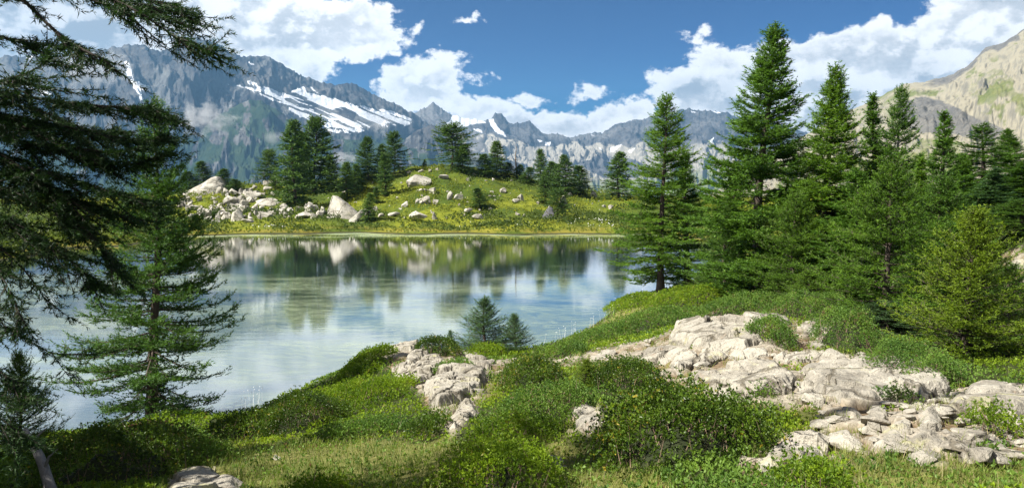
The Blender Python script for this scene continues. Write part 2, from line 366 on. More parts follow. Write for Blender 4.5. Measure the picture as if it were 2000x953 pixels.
GRAVEL = [
 [(1120,690),(1200,682),(1300,650),(1380,606),(1560,614),(1680,645),(1670,690),(1750,705),(1860,765),(1880,805),(1800,830),(1700,830),(1640,880),(1560,860),(1600,800),(1450,790),(1330,775),(1290,740),(1150,712)],
 [(1440,915),(1530,850),(1640,850),(1720,880),(1720,905),(1600,905),(1480,940)],
 [(1640,830),(1800,780),(1900,755),(2150,740),(2150,900),(1960,905),(1800,905),(1700,880)],
 [(725,698),(800,668),(880,688),(960,706),(1000,700),(1130,690),(1140,712),(960,738),(950,760),(935,800),(890,855),(860,845),(850,800),(825,775),(770,745),(760,712)],
 [(1110,850),(1120,800),(1165,785),(1190,830),(1150,860)],
 [(1950,495),(2150,480),(2150,590),(1970,575)]]
GRASS = [
 [(380,885),(560,862),(700,868),(780,850),(850,850),(1000,862),(1110,850),(1230,880),(1330,950),(1250,1060),(200,1060)],
 [(1620,895),(1800,895),(2150,885),(2150,1060),(1580,1060)],
 [(1045,700),(1110,650),(1170,610),(1240,570),(1290,572),(1280,600),(1190,660),(1070,705)],
 [(1560,810),(1640,795),(1680,860),(1560,870)],[(960,735),(1000,705),(1040,700),(1000,735),(960,760)]]
def zones(x, y, z):
    px, py = proj(np.stack([x, y, z], -1))
    n = (fbm(x*1.1, y*1.1, 4, 5)-0.5)*60; n2 = (fbm(x*3.1, y*3.1, 3, 9)-0.5)*40
    fade = sst(y, 60, 45)
    gr = np.full(x.shape, -1e3); ga = np.full(x.shape, -1e3)
    for P in GRAVEL: gr = np.maximum(gr, polysd(px, py, P))
    for P in GRASS: ga = np.maximum(ga, polysd(px, py, P))
    return sst(gr+n*0.45+n2*0.5, -8, 8)*fade, sst(ga+n+n2, -12, 12)*fade
def ground_z(x, y):
    x = np.asarray(x, float); y = np.asarray(y, float)
    z = base_z(x, y)
    fn = sst(y, 70, 40)
    land = sst(z, 0.0, 0.5)
    z = z + (fbm(x*0.35, y*0.35, 3, 1)-0.5)*0.30*land*fn + (fbm(x*1.8, y*1.8, 4, 2)-0.5)*0.12*sst(z, -0.1, 0.3)*fn
    z = z + (fbm(x*0.09, y*0.09, 4, 3)-0.5)*3.0*(1-fn)*sst(z, 0.2, 2.5) + (fbm(x*0.55, y*0.55, 4, 4)-0.5)*0.9*(1-fn)*sst(z, 0.05, 0.6)
    return z
nr, nc = 760, 700
dr = np.geomspace(1.6, 420, nr); tt = np.concatenate([np.linspace(-9000, -1150, 30), np.linspace(-1050, 3050, 640), np.linspace(3150, 11000, 30)])
gx = ((tt[None]-1000)/F)*dr[:, None]*cp; gy = np.broadcast_to(dr[:, None], gx.shape)
gz = ground_z(gx, gy)
zr, zg = zones(gx, gy, gz)
# mosaic of broken bedrock where the ground is bare
def cells(x, y, s, seed):
    xs = x*s; ys = y*s; xi = np.floor(xs); yi = np.floor(ys); d1 = np.full(x.shape, 9.); d2 = d1.copy(); idv = np.zeros(x.shape)
    for a in (-1, 0, 1):
        for b in (-1, 0, 1):
            cx = xi+a+_h(xi+a, yi+b, 1, seed); cy = yi+b+_h(xi+a, yi+b, 2, seed); d = np.hypot(xs-cx, ys-cy); hh = _h(xi+a, yi+b, 3, seed)
            c = d < d1; d2 = np.where(c, d1, np.minimum(d2, d)); idv = np.where(c, hh, idv); d1 = np.where(c, d, d1)
    return d2-d1, idv
wx = gx+(fbm(gx*2, gy*2, 3, 21)-.5)*0.5; wy = gy+(fbm(gx*2, gy*2, 3, 22)-.5)*0.5
e1, i1 = cells(wx*0.7, wy, 2.1, 31); e2, i2 = cells(wx, wy, 6.0, 33)
stone = sst(e1, 0.03, 0.12)*(i1 > 0.72)
stone2 = sst(e2, 0.05, 0.25)*(i2 > 0.62)
gz_r = gz + zr*(stone*(0.03+0.06*i1) + (1-stone)*stone2*0.05)
stm = np.clip(stone + (1-stone)*stone2*0.9, 0, 1)
mask = np.stack([zr, zg, stm], -1).reshape(-1, 3)
V = np.stack([gx, gy, gz_r], -1).reshape(-1, 3)
def ground_mat():
    m, g, out = newmat('ground'); p = pos(g)
    a = g.add('ShaderNodeAttribute'); a.attribute_name = 'mask'
    s = g.add('ShaderNodeSeparateColor'); g.l.new(a.outputs['Color'], s.inputs[0])
    n1 = g.noise(p, 2.3, 6, 0.6); n2 = g.noise(p, 14, 5, 0.65); nb = g.noise(p, 0.055, 4, 0.55); nm = g.noise(p, 0.35, 5, 0.6)
    shrub = g.mix(n2, (0.016, 0.022, 0.008), (0.050, 0.060, 0.018))
    grass = g.mix(n1, (0.09, 0.115, 0.025), (0.22, 0.19, 0.075))
    c = g.mix(s.outputs[1], shrub, grass)
    soil = g.mix(g.ramp(n2, 0.35, 0.65), (0.09, 0.062, 0.035), (0.22, 0.165, 0.105))
    soil = g.mix(g.ramp(n1, 0.50, 0.66, 0, 0.75), soil, (0.15, 0.13, 0.045))
    rock = g.mix(g.ramp(n2, 0.35, 0.65), (0.20, 0.175, 0.135), (0.33, 0.295, 0.235))
    rr = g.mix(s.outputs[2], soil, rock)
    c = g.mix(s.outputs[0], c, rr)
    # far heath
    sx = g.add('ShaderNodeSeparateXYZ'); g.set(sx.inputs[0], p)
    farm = g.ramp(sx.outputs[1], 45.0, 70.0)
    fc = g.mix(g.ramp(nb, 0.40, 0.62), (0.050, 0.078, 0.010), (0.170, 0.185, 0.015))
    fc = g.mix(g.ramp(nm, 0.48, 0.68, 0, 0.8), fc, (0.035, 0.055, 0.010))
    fc = g.mix(g.ramp(n1, 0.35, 0.75, 0, 0.5), fc, (0.04, 0.055, 0.012))
    shore = g.math('MULTIPLY', g.ramp(sx.outputs[2], 0.9, 0.25), g.ramp(g.noise(g.vmath('MULTIPLY', p, (0.25, 1, 1)), 0.22, 3), 0.42, 0.58))
    fc = g.mix(g.math('MULTIPLY', shore, 0.5), fc, (0.25, 0.19, 0.035))
    wet = g.ramp(sx.outputs[2], 0.18, 0.04)
    c = g.mix(farm, c, fc)
    c = g.mix(wet, c, (0.035, 0.035, 0.018))
    b = g.add('ShaderNodeBsdfPrincipled'); g.set(b.inputs['Base Color'], c); b.inputs['Roughness'].default_value = 0.95
    b.inputs['Specular IOR Level'].default_value = 0.1
    bp = g.add('ShaderNodeBump'); bp.inputs['Strength'].default_value = 0.7; bp.inputs['Distance'].default_value = 0.05
    g.set(bp.inputs['Height'], g.math('ADD', n2, g.math('MULTIPLY', n1, 2.0))); g.l.new(bp.outputs[0], b.inputs['Normal'])
    g.l.new(b.outputs[0], out.inputs[0]); return m
tag(mesh_np('ground', V, None, gridfaces(nr, nc)[:, ::-1][:, [3, 2, 1, 0]], ground_mat(), {'mask': mask}, True), kind='structure')
bx_, by_ = np.meshgrid(np.linspace(-30, 30, 90), np.linspace(-25, 1.75, 40)); bz_ = 3.32+(fbm(bx_*.5, by_*.5, 3, 77)-.5)*.3-0.06
tag(mesh_np('terrain', np.stack([bx_, by_, bz_], -1).reshape(-1, 3), None, gridfaces(40, 90), bpy.data.materials['ground'], {'mask': np.zeros((3600, 3))}, True), kind='structure')
# fast lookup of the finished ground surface
ldr = np.log(dr)
def gzl(x, y):
    x = np.asarray(x, float); y = np.maximum(np.asarray(y, float), 1.7)
    r = np.interp(np.log(y), ldr, np.arange(nr)); t = np.interp(1000+F*x/(y*cp), tt, np.arange(nc)); t = np.clip(t, 0, nc-1.001); r = np.clip(r, 0, nr-1.001)
    i = r.astype(int); j = t.astype(int); fi = r-i; fj = t-j
    return (gz_r[i, j]*(1-fi)+gz_r[i+1, j]*fi)*(1-fj) + (gz_r[i, j+1]*(1-fi)+gz_r[i+1, j+1]*fi)*fj
DS = np.geomspace(2.2, 210, 1500)
def hit(px, py, dmin=2.2):
    """where the ray of a photo pixel meets the ground"""
    ds = DS[DS >= dmin]; P = at(np.full(len(ds), px), np.full(len(ds), py), ds); g_ = gzl(P[:, 0], P[:, 1]); k = np.nonzero(P[:, 2] <= g_)[0]
    if len(k) == 0:
        k = [int(np.argmin(P[:, 2]-g_))]
    q = P[k[0]].copy(); q[2] = gzl(q[0], q[1]); return q

# ============================================================ water
def water_mat():
    m, g, out = newmat('lake_water'); p = pos(g)
    pw = g.vmath('ADD', p, g.vmath('SCALE', g.vmath('SUBTRACT', g.add('ShaderNodeTexNoise', i_Vector=p, i_Scale=0.12, i_Detail=3.0).outputs['Color'], (0.5, 0.5, 0.5)), 6.0))
    big = g.noise(g.vmath('MULTIPLY', pw, (0.55, 1, 1)), 0.055, 4, 0.55)
    mid = g.noise(g.vmath('MULTIPLY', pw, (0.4, 1, 1)), 0.35, 5, 0.65)
    fil = g.noise(g.vmath('MULTIPLY', pw, (0.35, 1.5, 1)), 3.5, 5, 0.7, 0.8)
    sx = g.add('ShaderNodeSeparateXYZ'); g.set(sx.inputs[0], p)
    openr = g.ramp(g.math('SUBTRACT', sx.outputs[0], g.math('MULTIPLY', sx.outputs[1], 0.14)), -4.0, 6.0, 0.0, 0.12)
    farf = g.ramp(sx.outputs[1], 42.0, 70.0, 0.0, 0.34)
    t = g.math('ADD', g.math('MULTIPLY', big, 0.9), g.math('MULTIPLY', mid, 0.55))
    t = g.math('SUBTRACT', g.math('SUBTRACT', t, openr), farf)
    patch = g.ramp(t, 0.56, 0.80)
    strand = g.ramp(fil, 0.34, 0.74)
    edge = g.ramp(sx.outputs[1], 97.0, 104.0, 0.0, 0.55)
    alg = g.math('MAXIMUM', g.math('MULTIPLY', patch, g.math('MULTIPLY_ADD', strand, 0.36, 0.10)), g.math('MULTIPLY', edge, g.ramp(mid, 0.4, 0.6)))
    ac = g.mix(mid, (0.24, 0.31, 0.15), (0.40, 0.45, 0.32))
    dif = g.add('ShaderNodeBsdfDiffuse'); g.set(dif.inputs[0], ac)
    body = g.add('ShaderNodeBsdfDiffuse'); body.inputs[0].default_value = (0.025, 0.045, 0.045, 1)
    gl = g.add('ShaderNodeBsdfGlossy'); gl.inputs['Roughness'].default_value = 0.025; gl.inputs[0].default_value = (0.95, 0.97, 1, 1)
    fr = g.add('ShaderNodeFresnel'); fr.inputs[0].default_value = 1.45
    w1 = g.noise(g.vmath('MULTIPLY', p, (0.5, 1.6, 1)), 1.6, 3, 0.5); w2 = g.noise(g.vmath('MULTIPLY', p, (0.7, 2.0, 1)), 6.0, 3, 0.6)
    bp = g.add('ShaderNodeBump'); bp.inputs['Strength'].default_value = 0.05; bp.inputs['Distance'].default_value = 0.035
    g.set(bp.inputs['Height'], g.math('ADD', w1, g.math('MULTIPLY', w2, 0.35)))
    g.l.new(bp.outputs[0], gl.inputs['Normal']); g.l.new(bp.outputs[0], fr.inputs['Normal'])
    f = g.math('MULTIPLY_ADD', fr.outputs[0], 0.95, 0.26, clamp=True)
    m1 = g.add('ShaderNodeMixShader'); g.set(m1.inputs[0], f); g.l.new(body.outputs[0], m1.inputs[1]); g.l.new(gl.outputs[0], m1.inputs[2])
    m2 = g.add('ShaderNodeMixShader'); g.set(m2.inputs[0], alg); g.l.new(m1.outputs[0], m2.inputs[1]); g.l.new(dif.outputs[0], m2.inputs[2])
    g.l.new(m2.outputs[0], out.inputs[0]); return m
M_water = water_mat()
tag(mesh_np('lake', [(-130, 4, 0), (75, 4, 0), (75, 122, 0), (-130, 122, 0)], None, [(0, 1, 2, 3)], M_water), kind='structure')

# ============================================================ mountains
def prof(pts, x): pts = np.array(pts, float); return np.interp(x, pts[:, 0], pts[:, 1])
def pm(px, py, polys, soft, wob=6, seed=50):
    wx_ = (fbm(px/9, py/9, 4, seed)-0.5)*wob*2; wy_ = (fbm(px/9+40, py/9, 4, seed)-0.5)*wob
    r = np.zeros(px.shape)
    for P in polys: r = np.maximum(r, sst(polysd(px+wx_, py+wy_, P), -soft, soft))
    return r
def mountain(name, ridge, d_foot, d_top, zfoot, x0, x1, nu, nv, amp, seed, ribf, matl, masks, power=1.15, jag=9, back=0.5, pexp=1.0, shear=0.6, snowp=None, sdamp=0):
    u = np.linspace(x0, x1, nu); py0 = prof(ridge, u); v = np.linspace(0, 1+back, nv)
    U, Vv = np.meshgrid(u, v); Vf = np.minimum(Vv, 1)
    py = prof(ridge, u); py = py - (fbm(u/16, u*0+seed, 4, seed)-0.5)*jag - (ridged(u/7, u*0+3, 3, seed+4)-0.5)*jag*0.5
    d_top = prof(d_top, u) if isinstance(d_top, list) else np.full(nu, float(d_top))
    dd = d_foot + (d_top[None]-d_foot)*Vv**pexp
    ztop = at(u, py, d_top)[:, 2]
    s = Vf**power; zsm = at(u, np.convolve(np.pad(py0, 20, 'edge'), np.ones(41)/41, 'valid'), d_top)[:, 2]
    Z = zfoot + (zsm[None]-zfoot)*s + (ztop-zsm)[None]*np.exp(-(1-Vf)/0.07)
    Z = Z - np.maximum(Vv-1, 0)*(ztop[None]-zfoot)*1.6
    env = np.clip(np.sin(np.clip(Vf, 0, 1)*math.pi)**0.7, 0, 1)*0.9 + 0.08*Vf
    env = env*(Vv < 1) + 0.02*(Vv >= 1)
    wr = (fbm(U/110, Vf*3.5, 4, seed+7)-0.5)*3.0; U0 = U; U = U + 70*Vf*shear
    rib = ridged(U/ribf+wr, Vf*3.2-wr*0.7, 6, seed+11, 0.5)-0.5
    env = env*(1-0.8*sdamp) if snowp is None else env*(1-0.94*pm(np.broadcast_to(U0, Z.shape), proj(np.stack([((U0-1000)/F)*dd*cp, dd, Z], -1))[1], snowp, 8.0))
    Z = Z + env*amp*(rib*1.5 + (fbm(U/30, Vf*9, 5, seed+20, 0.6)-0.5)*1.0 + (ridged(U/14+wr*3, Vf*16+wr*2, 4, seed+30, 0.6)-0.5)*0.22); U = U0
    X = ((U-1000)/F)*dd*cp
    Z = np.where(dd > 0, Z, Z)
    P = np.stack([X, dd, Z], -1)
    ppx, ppy = proj(P)
    mk = masks(ppx, ppy, Vf, rib, X, dd, Z)
    o = mesh_np(name, P.reshape(-1, 3), None, gridfaces(nv, nu), matl, {'mask': mk.reshape(-1, 3)}, True)
    return tag(o, kind='structure')
def mount_mat(name, rock_a, rock_b, green_a, green_b, scree, sc):
    m, g, out = newmat(name); p = pos(g)
    a = g.add('ShaderNodeAttribute'); a.attribute_name = 'mask'
    s = g.add('ShaderNodeSeparateColor'); g.l.new(a.outputs['Color'], s.inputs[0])
    geo = g.add('ShaderNodeNewGeometry'); sn = g.add('ShaderNodeSeparateXYZ'); g.l.new(geo.outputs['True Normal'], sn.inputs[0])
    n1 = g.noise(p, sc, 8, 0.62); n2 = g.noise(p, sc*7, 6, 0.68); n3 = g.noise(g.vmath('MULTIPLY', p, (1, 0.6, 0.8)), sc*16, 6, 0.7)
    rock = g.mix(g.ramp(n1, 0.36, 0.64), rock_a, rock_b)
    rock = g.mix(g.ramp(n3, 0.42, 0.68, 0, 0.65), rock, tuple(x*0.45 for x in rock_a))
    scr = g.mix(n2, tuple(x*0.8 for x in scree), tuple(x*1.2 for x in scree))
    gre = g.mix(g.ramp(n2, 0.3, 0.7), green_a, green_b)
    slope = g.ramp(sn.outputs[2], 0.50, 0.80)
    c = g.mix(g.math('MULTIPLY', g.ramp(g.math('ADD', s.outputs[2], g.math('MULTIPLY', g.math('SUBTRACT', n2, 0.5), 0.9)), 0.35, 0.65), g.math('MULTIPLY_ADD', slope, 0.5, 0.5)), rock, scr)
    c = g.mix(g.ramp(g.math('ADD', s.outputs[1], g.math('MULTIPLY', g.math('SUBTRACT', n1, 0.5), 1.1)), 0.38, 0.62), c, gre)
    sf = g.math('ADD', s.outputs[0], g.math('MULTIPLY', g.math('SUBTRACT', n2, 0.5), 0.8))
    c = g.mix(g.ramp(sf, 0.46, 0.56), c, (0.56, 0.58, 0.61))
    b = g.add('ShaderNodeBsdfPrincipled'); g.set(b.inputs['Base Color'], c); b.inputs['Roughness'].default_value = 0.95; b.inputs['Specular IOR Level'].default_value = 0.05
    bp = g.add('ShaderNodeBump'); bp.inputs['Strength'].default_value = 0.6; bp.inputs['Distance'].default_value = 0.16/sc*0.5
    g.set(bp.inputs['Height'], g.math('ADD', g.math('MULTIPLY', n2, 0.5), g.math('MULTIPLY', n3, 0.35))); g.l.new(bp.outputs[0], b.inputs['Normal'])
    g.l.new(b.outputs[0], out.inputs[0]); return m
MM1 = mount_mat('mountain_left', (0.028, 0.029, 0.032), (0.100, 0.096, 0.092), (0.014, 0.028, 0.016), (0.034, 0.050, 0.024), (0.135, 0.135, 0.13), 0.0022)
MM2 = mount_mat('mountain_far', (0.045, 0.046, 0.050), (0.130, 0.126, 0.122), (0.10, 0.125, 0.05), (0.19, 0.20, 0.10), (0.29, 0.27, 0.225), 0.0020)
MM3 = mount_mat('mountain_right', (0.12, 0.115, 0.105), (0.17, 0.158, 0.135), (0.095, 0.115, 0.035), (0.16, 0.165, 0.06), (0.26, 0.235, 0.17), 0.0045)
SN1 = [[(436,163),(480,172),(510,190),(550,200),(585,228),(640,248),(690,256),(740,250),(812,243),(800,230),(770,219),(700,206),(660,194),(600,182),(590,170),(560,183),(520,170),(505,160),(520,180),(470,166)],
       [(505,168),(515,172),(545,205),(535,200)],[(480,155),(487,153),(520,185),(510,185)],[(590,230),(640,258),(668,262),(640,246)],[(660,258),(700,262),(720,252),(690,250)],
       [(243,120),(250,118),(262,155),(300,168),(290,180),(272,178),(292,205),(275,200),(258,168),(248,150)],[(320,248),(330,245),(344,262),(338,265)],[(40,165),(60,168),(110,186),(90,188)],[(50,112),(78,104),(66,118)],
       [(482,120),(498,130),(490,128)],[(395,309),(402,308),(412,318),(405,317)],[(600,160),(606,168),(625,185),(612,178)],[(645,200),(660,185),(655,205)]]
def mk1(px, py, Vf, rib, X, D, Z):
    snow = pm(px, py, SN1, 3.0, 7)
    st_ = fbm((py-px*0.42)/4.2, (px+py*0.42)/55, 4, 71); holes = sst(st_, 0.50, 0.58)
    snow = snow*(1-holes*(0.6+0.35*sst(py, 190, 215)))
    green = 0.15+0.55*sst(py, 215, 300) - 0.3*sst(fbm(px/30, py/60, 3, 8), 0.5, 0.7)
    scr = sst(np.abs(px-(330+ (py-250)*1.05)) , 10, 3)*sst(py, 235, 260)*0.8 + 0.55*sst(fbm(px/40, py/30, 4, 12), 0.52, 0.66)
    light = sst(polysd(px, py, [(300,130),(330,140),(330,200),(290,240),(300,190)]), -14, 8)
    return np.stack([snow, np.clip(green-0.4*light, 0, 1), np.clip(scr+light, 0, 1)], -1)
R1 = [(-700,60),(-300,110),(-100,120),(40,110),(130,108),(200,98),(270,86),(300,96),(340,100),(362,82),(385,75),(415,80),(432,86),(450,100),(482,112),(520,108),(545,120),(600,150),(640,163),(700,163),(722,178),(760,198),(810,222),(840,245),(900,285),(1000,340),(1100,400)]
mountain('mountain', R1, 3700, [(-700, 5200), (300, 5600), (700, 6600), (1100, 7200)], -260, -760, 1000, 1200, 400, 190, 3, 70, MM1, mk1, 1.05, 11, snowp=SN1)
# dark buttress in front of the snowfields
R1b = [(150,420),(300,340),(390,262),(420,228),(470,202),(512,194),(545,214),(600,246),(660,272),(720,276),(780,282),(850,300),(950,345),(1050,400)]
def mk1b(px, py, Vf, rib, X, D, Z):
    return np.stack([Vf*0, np.clip(0.75-0.5*sst(fbm(px/20, py/30, 4, 15), 0.5, 0.64)+0*px, 0, 1), 0.6*sst(fbm(px/12, py/40, 4, 16), 0.52, 0.66)], -1)
mountain('mountain_spur', R1b, 3300, 4700, -260, 140, 1060, 760, 260, 130, 13, 60, MM1, mk1b, 1.1, 5)
# dark crag left of the middle
R1c = [(700,360),(760,300),(795,268),(820,252),(842,243),(862,248),(890,268),(930,300),(1000,340),(1060,390)]
mountain('crag', R1c, 3500, 5000, -260, 690, 1070, 340, 170, 110, 23, 30, MM1, lambda px, py, Vf, rib, X, D, Z: np.stack([Vf*0, np.clip(0.1+0.9*sst(py, 280, 330), 0, 1), 0.5*sst(fbm(px/12, py/40, 4, 16), 0.5, 0.66)], -1), 1.0, 6)
R2 = [(600,330),(700,290),(780,246),(815,216),(835,208),(848,202),(862,212),(880,222),(905,231),(940,234),(955,236),(968,222),(985,230),(1003,240),(1020,242),(1034,236),(1048,250),(1062,260),(1100,264),(1118,268),(1150,260),(1175,262),(1200,246),(1218,240),(1240,232),(1275,228),(1310,222),(1340,214),(1370,216),(1400,214),(1440,226),(1500,240),(1600,262),(1700,270),(1900,300),(2200,330)]
SN2 = [[(884,224),(940,232),(950,240),(915,246),(880,250),(870,246)],[(950,234),(962,232),(975,252),(990,268),(970,262)],[(925,252),(940,254),(945,262),(930,258)],[(1045,270),(1060,276),(1055,280)],[(1065,278),(1078,276),(1075,284),(1066,286)],[(1098,264),(1115,266),(1110,268)],
       [(1190,290),(1215,282),(1200,296),(1192,298)],[(1170,286),(1180,294),(1172,292)],[(1345,215),(1360,222),(1350,220)],[(1390,214),(1410,222),(1400,222)],[(1150,262),(1165,268),(1155,266)],[(1222,296),(1240,290),(1235,300)],[(1312,300),(1330,296),(1322,304)],[(1380,275),(1395,268),(1388,284)]]
def mk2(px, py, Vf, rib, X, D, Z):
    snow = pm(px, py, SN2, 2.0, 5, 60)
    lim = np.interp(px, [700, 900, 1000, 1060, 1120, 1200, 1300, 1450, 1700], [300, 262, 270, 285, 285, 285, 288, 282, 300])
    n = (fbm(px/22, py/14, 4, 40)-0.5)*34
    scr = sst(py+n, lim-8, lim+8)
    cliffs = sst(polysd(px+n*0.5, py+n*0.4, [(1120,318),(1180,300),(1240,312),(1290,330),(1240,345),(1180,350)]), -4, 6) + sst(polysd(px+n*0.5, py+n*0.3, [(890,290),(950,300),(1030,320),(1050,345),(980,340),(900,330)]), -4, 6)
    return np.stack([snow, np.clip(0.1+0.65*sst(py+n, 300, 380)-0.5*cliffs, 0, 1), np.clip(scr*0.95-cliffs, 0, 1)], -1)
mountain('mountain_range', R2, 4200, 8200, -260, 560, 2300, 1200, 360, 190, 33, 62, MM2, mk2, 1.35, 10, snowp=SN2)
R3 = [(1350,400),(1480,330),(1560,270),(1620,236),(1660,214),(1690,200),(1720,186),(1755,166),(1785,160),(1800,161),(1850,146),(1882,128),(1900,110),(1915,92),(1950,82),(1975,66),(2000,46),(2050,10),(2150,-40),(2400,-120),(2800,-160),(3100,-100)]
def mk3(px, py, Vf, rib, X, D, Z):
    n = (fbm(px/28, py/16, 4, 45)-0.5)*60
    rp = prof(R3, px)
    top = sst(py-rp+n*0.4, 26, 6)*sst(px, 1740, 1900)
    cl = sst(polysd(px+n*0.5, py+n*0.3, [(1755,205),(1800,190),(1850,200),(1910,232),(1960,250),(1930,285),(1870,262),(1800,262),(1750,240)]), -6, 8)
    diag = 0.6*fbm((px+py*1.1)/40+(fbm(px/30, py/30, 3, 48)-.5)*2, (py-px)/110, 4, 46)+0.4*fbm(px/25, py/14, 4, 47)
    green = 0.12+0.42*sst(diag, 0.44, 0.62)
    return np.stack([Vf*0, np.clip(green-top-cl, 0, 1), np.clip(1.0-top*1.2-cl*1.1, 0, 1)], -1)
mountain('hillside', R3, 900, [(1350, 3600), (1700, 3300), (2000, 3000), (3100, 2600)], -60, 1340, 3100, 800, 260, 45, 43, 90, MM3, mk3, 1.05, 5)
# valley floor between the hill and the mountains
tag(mesh_np('valley', [(-9000, 300, -262), (9000, 300, -262), (9000, 12000, -262), (-9000, 12000, -262)], None, [(0, 1, 2, 3)], simplemat('valley_floor', (0.04, 0.06, 0.025), scale=0.01)), kind='structure')

# ============================================================ haze
def haze():
    x0, x1, y0, y1, z0, z1 = -9500, 9500, -60, 12500, -264, 1700
    V = [(x, y, z) for z in (z0, z1) for y in (y0, y1) for x in (x0, x1)]
    Q = [(0, 2, 3, 1), (4, 5, 7, 6), (0, 1, 5, 4), (2, 6, 7, 3), (0, 4, 6, 2), (1, 3, 7, 5)]
    m, g, out = newmat('haze'); v = g.add('ShaderNodeVolumePrincipled')
    v.inputs['Color'].default_value = (0.28, 0.60, 1.0, 1); v.inputs['Density'].default_value = HAZE; v.inputs['Anisotropy'].default_value = 0.2
    g.l.new(v.outputs[0], out.inputs['Volume'])
    tag(mesh_np('haze', V, None, Q, m), kind='stuff', label='thin blue haze over the valley and mountains')
HAZE = 5.8e-5
haze()
def mist(px, py, w, h, d, dens, label, seed, obj_name='cloud_wisp'):
    c = at(px, py, d); sx_, sz_ = w/2/F*d, h/2/F*d
    m, g, out = newmat('cloud_vapour')
    tc = g.add('ShaderNodeTexCoord'); o = tc.outputs['Object']
    n = g.noise(g.vmath('ADD', g.vmath('MULTIPLY', o, (w/60, 1, h/60*1.2)), (seed*3.1, seed*1.7, seed)), 1.6, 5, 0.62)
    r = g.vmath('LENGTH', o)
    f = g.math('ADD', g.math('SUBTRACT', 0.72, r), g.math('MULTIPLY', g.math('SUBTRACT', n, 0.5), 2.6))
    v = g.add('ShaderNodeVolumePrincipled'); v.inputs['Color'].default_value = (1, 1, 1, 1); v.inputs['Anisotropy'].default_value = 0.0
    g.set(v.inputs['Density'], g.math('MULTIPLY', g.ramp(f, 0.0, 0.6), dens))
    g.l.new(v.outputs[0], out.inputs['Volume'])
    bm = bmesh.new(); bmesh.ops.create_icosphere(bm, subdivisions=3, radius=1.0)
    me = bpy.data.meshes.new(obj_name); bm.to_mesh(me); bm.free(); me.materials.append(m)
    ob = bpy.data.objects.new(obj_name, me); COL.objects.link(ob); ob.location = c; ob.scale = (sx_, max(sx_*0.35, 60), sz_)
    m.cycles.volume_step_rate = 3.0
    tag(ob, label, 'cloud')
MIST = 0.02
mist(400, 232, 170, 90, 3300, MIST, 'white wisp of cloud across the blue face of the left mountain, above the wedge boulder', 1)
mist(672, 308, 90, 32, 3400, MIST*0.8, 'small pale cloud wisp low behind the trees left of the hilltop', 2)
mist(930, 290, 75, 110, 3600, MIST*0.45, 'thin slanting veil of cloud right of the hilltop tree', 3)
mist(745, 240, 80, 40, 4200, MIST*0.5, 'faint wisp of cloud below the long snowfield', 4)
mist(175, 135, 230, 110, 4300, MIST*0.45, 'broad pale cloud veil on the upper left mountain behind the larch boughs', 5)
mist(535, 268, 60, 40, 3600, MIST*0.3, 'faint small cloud wisp under the dark buttress', 6)

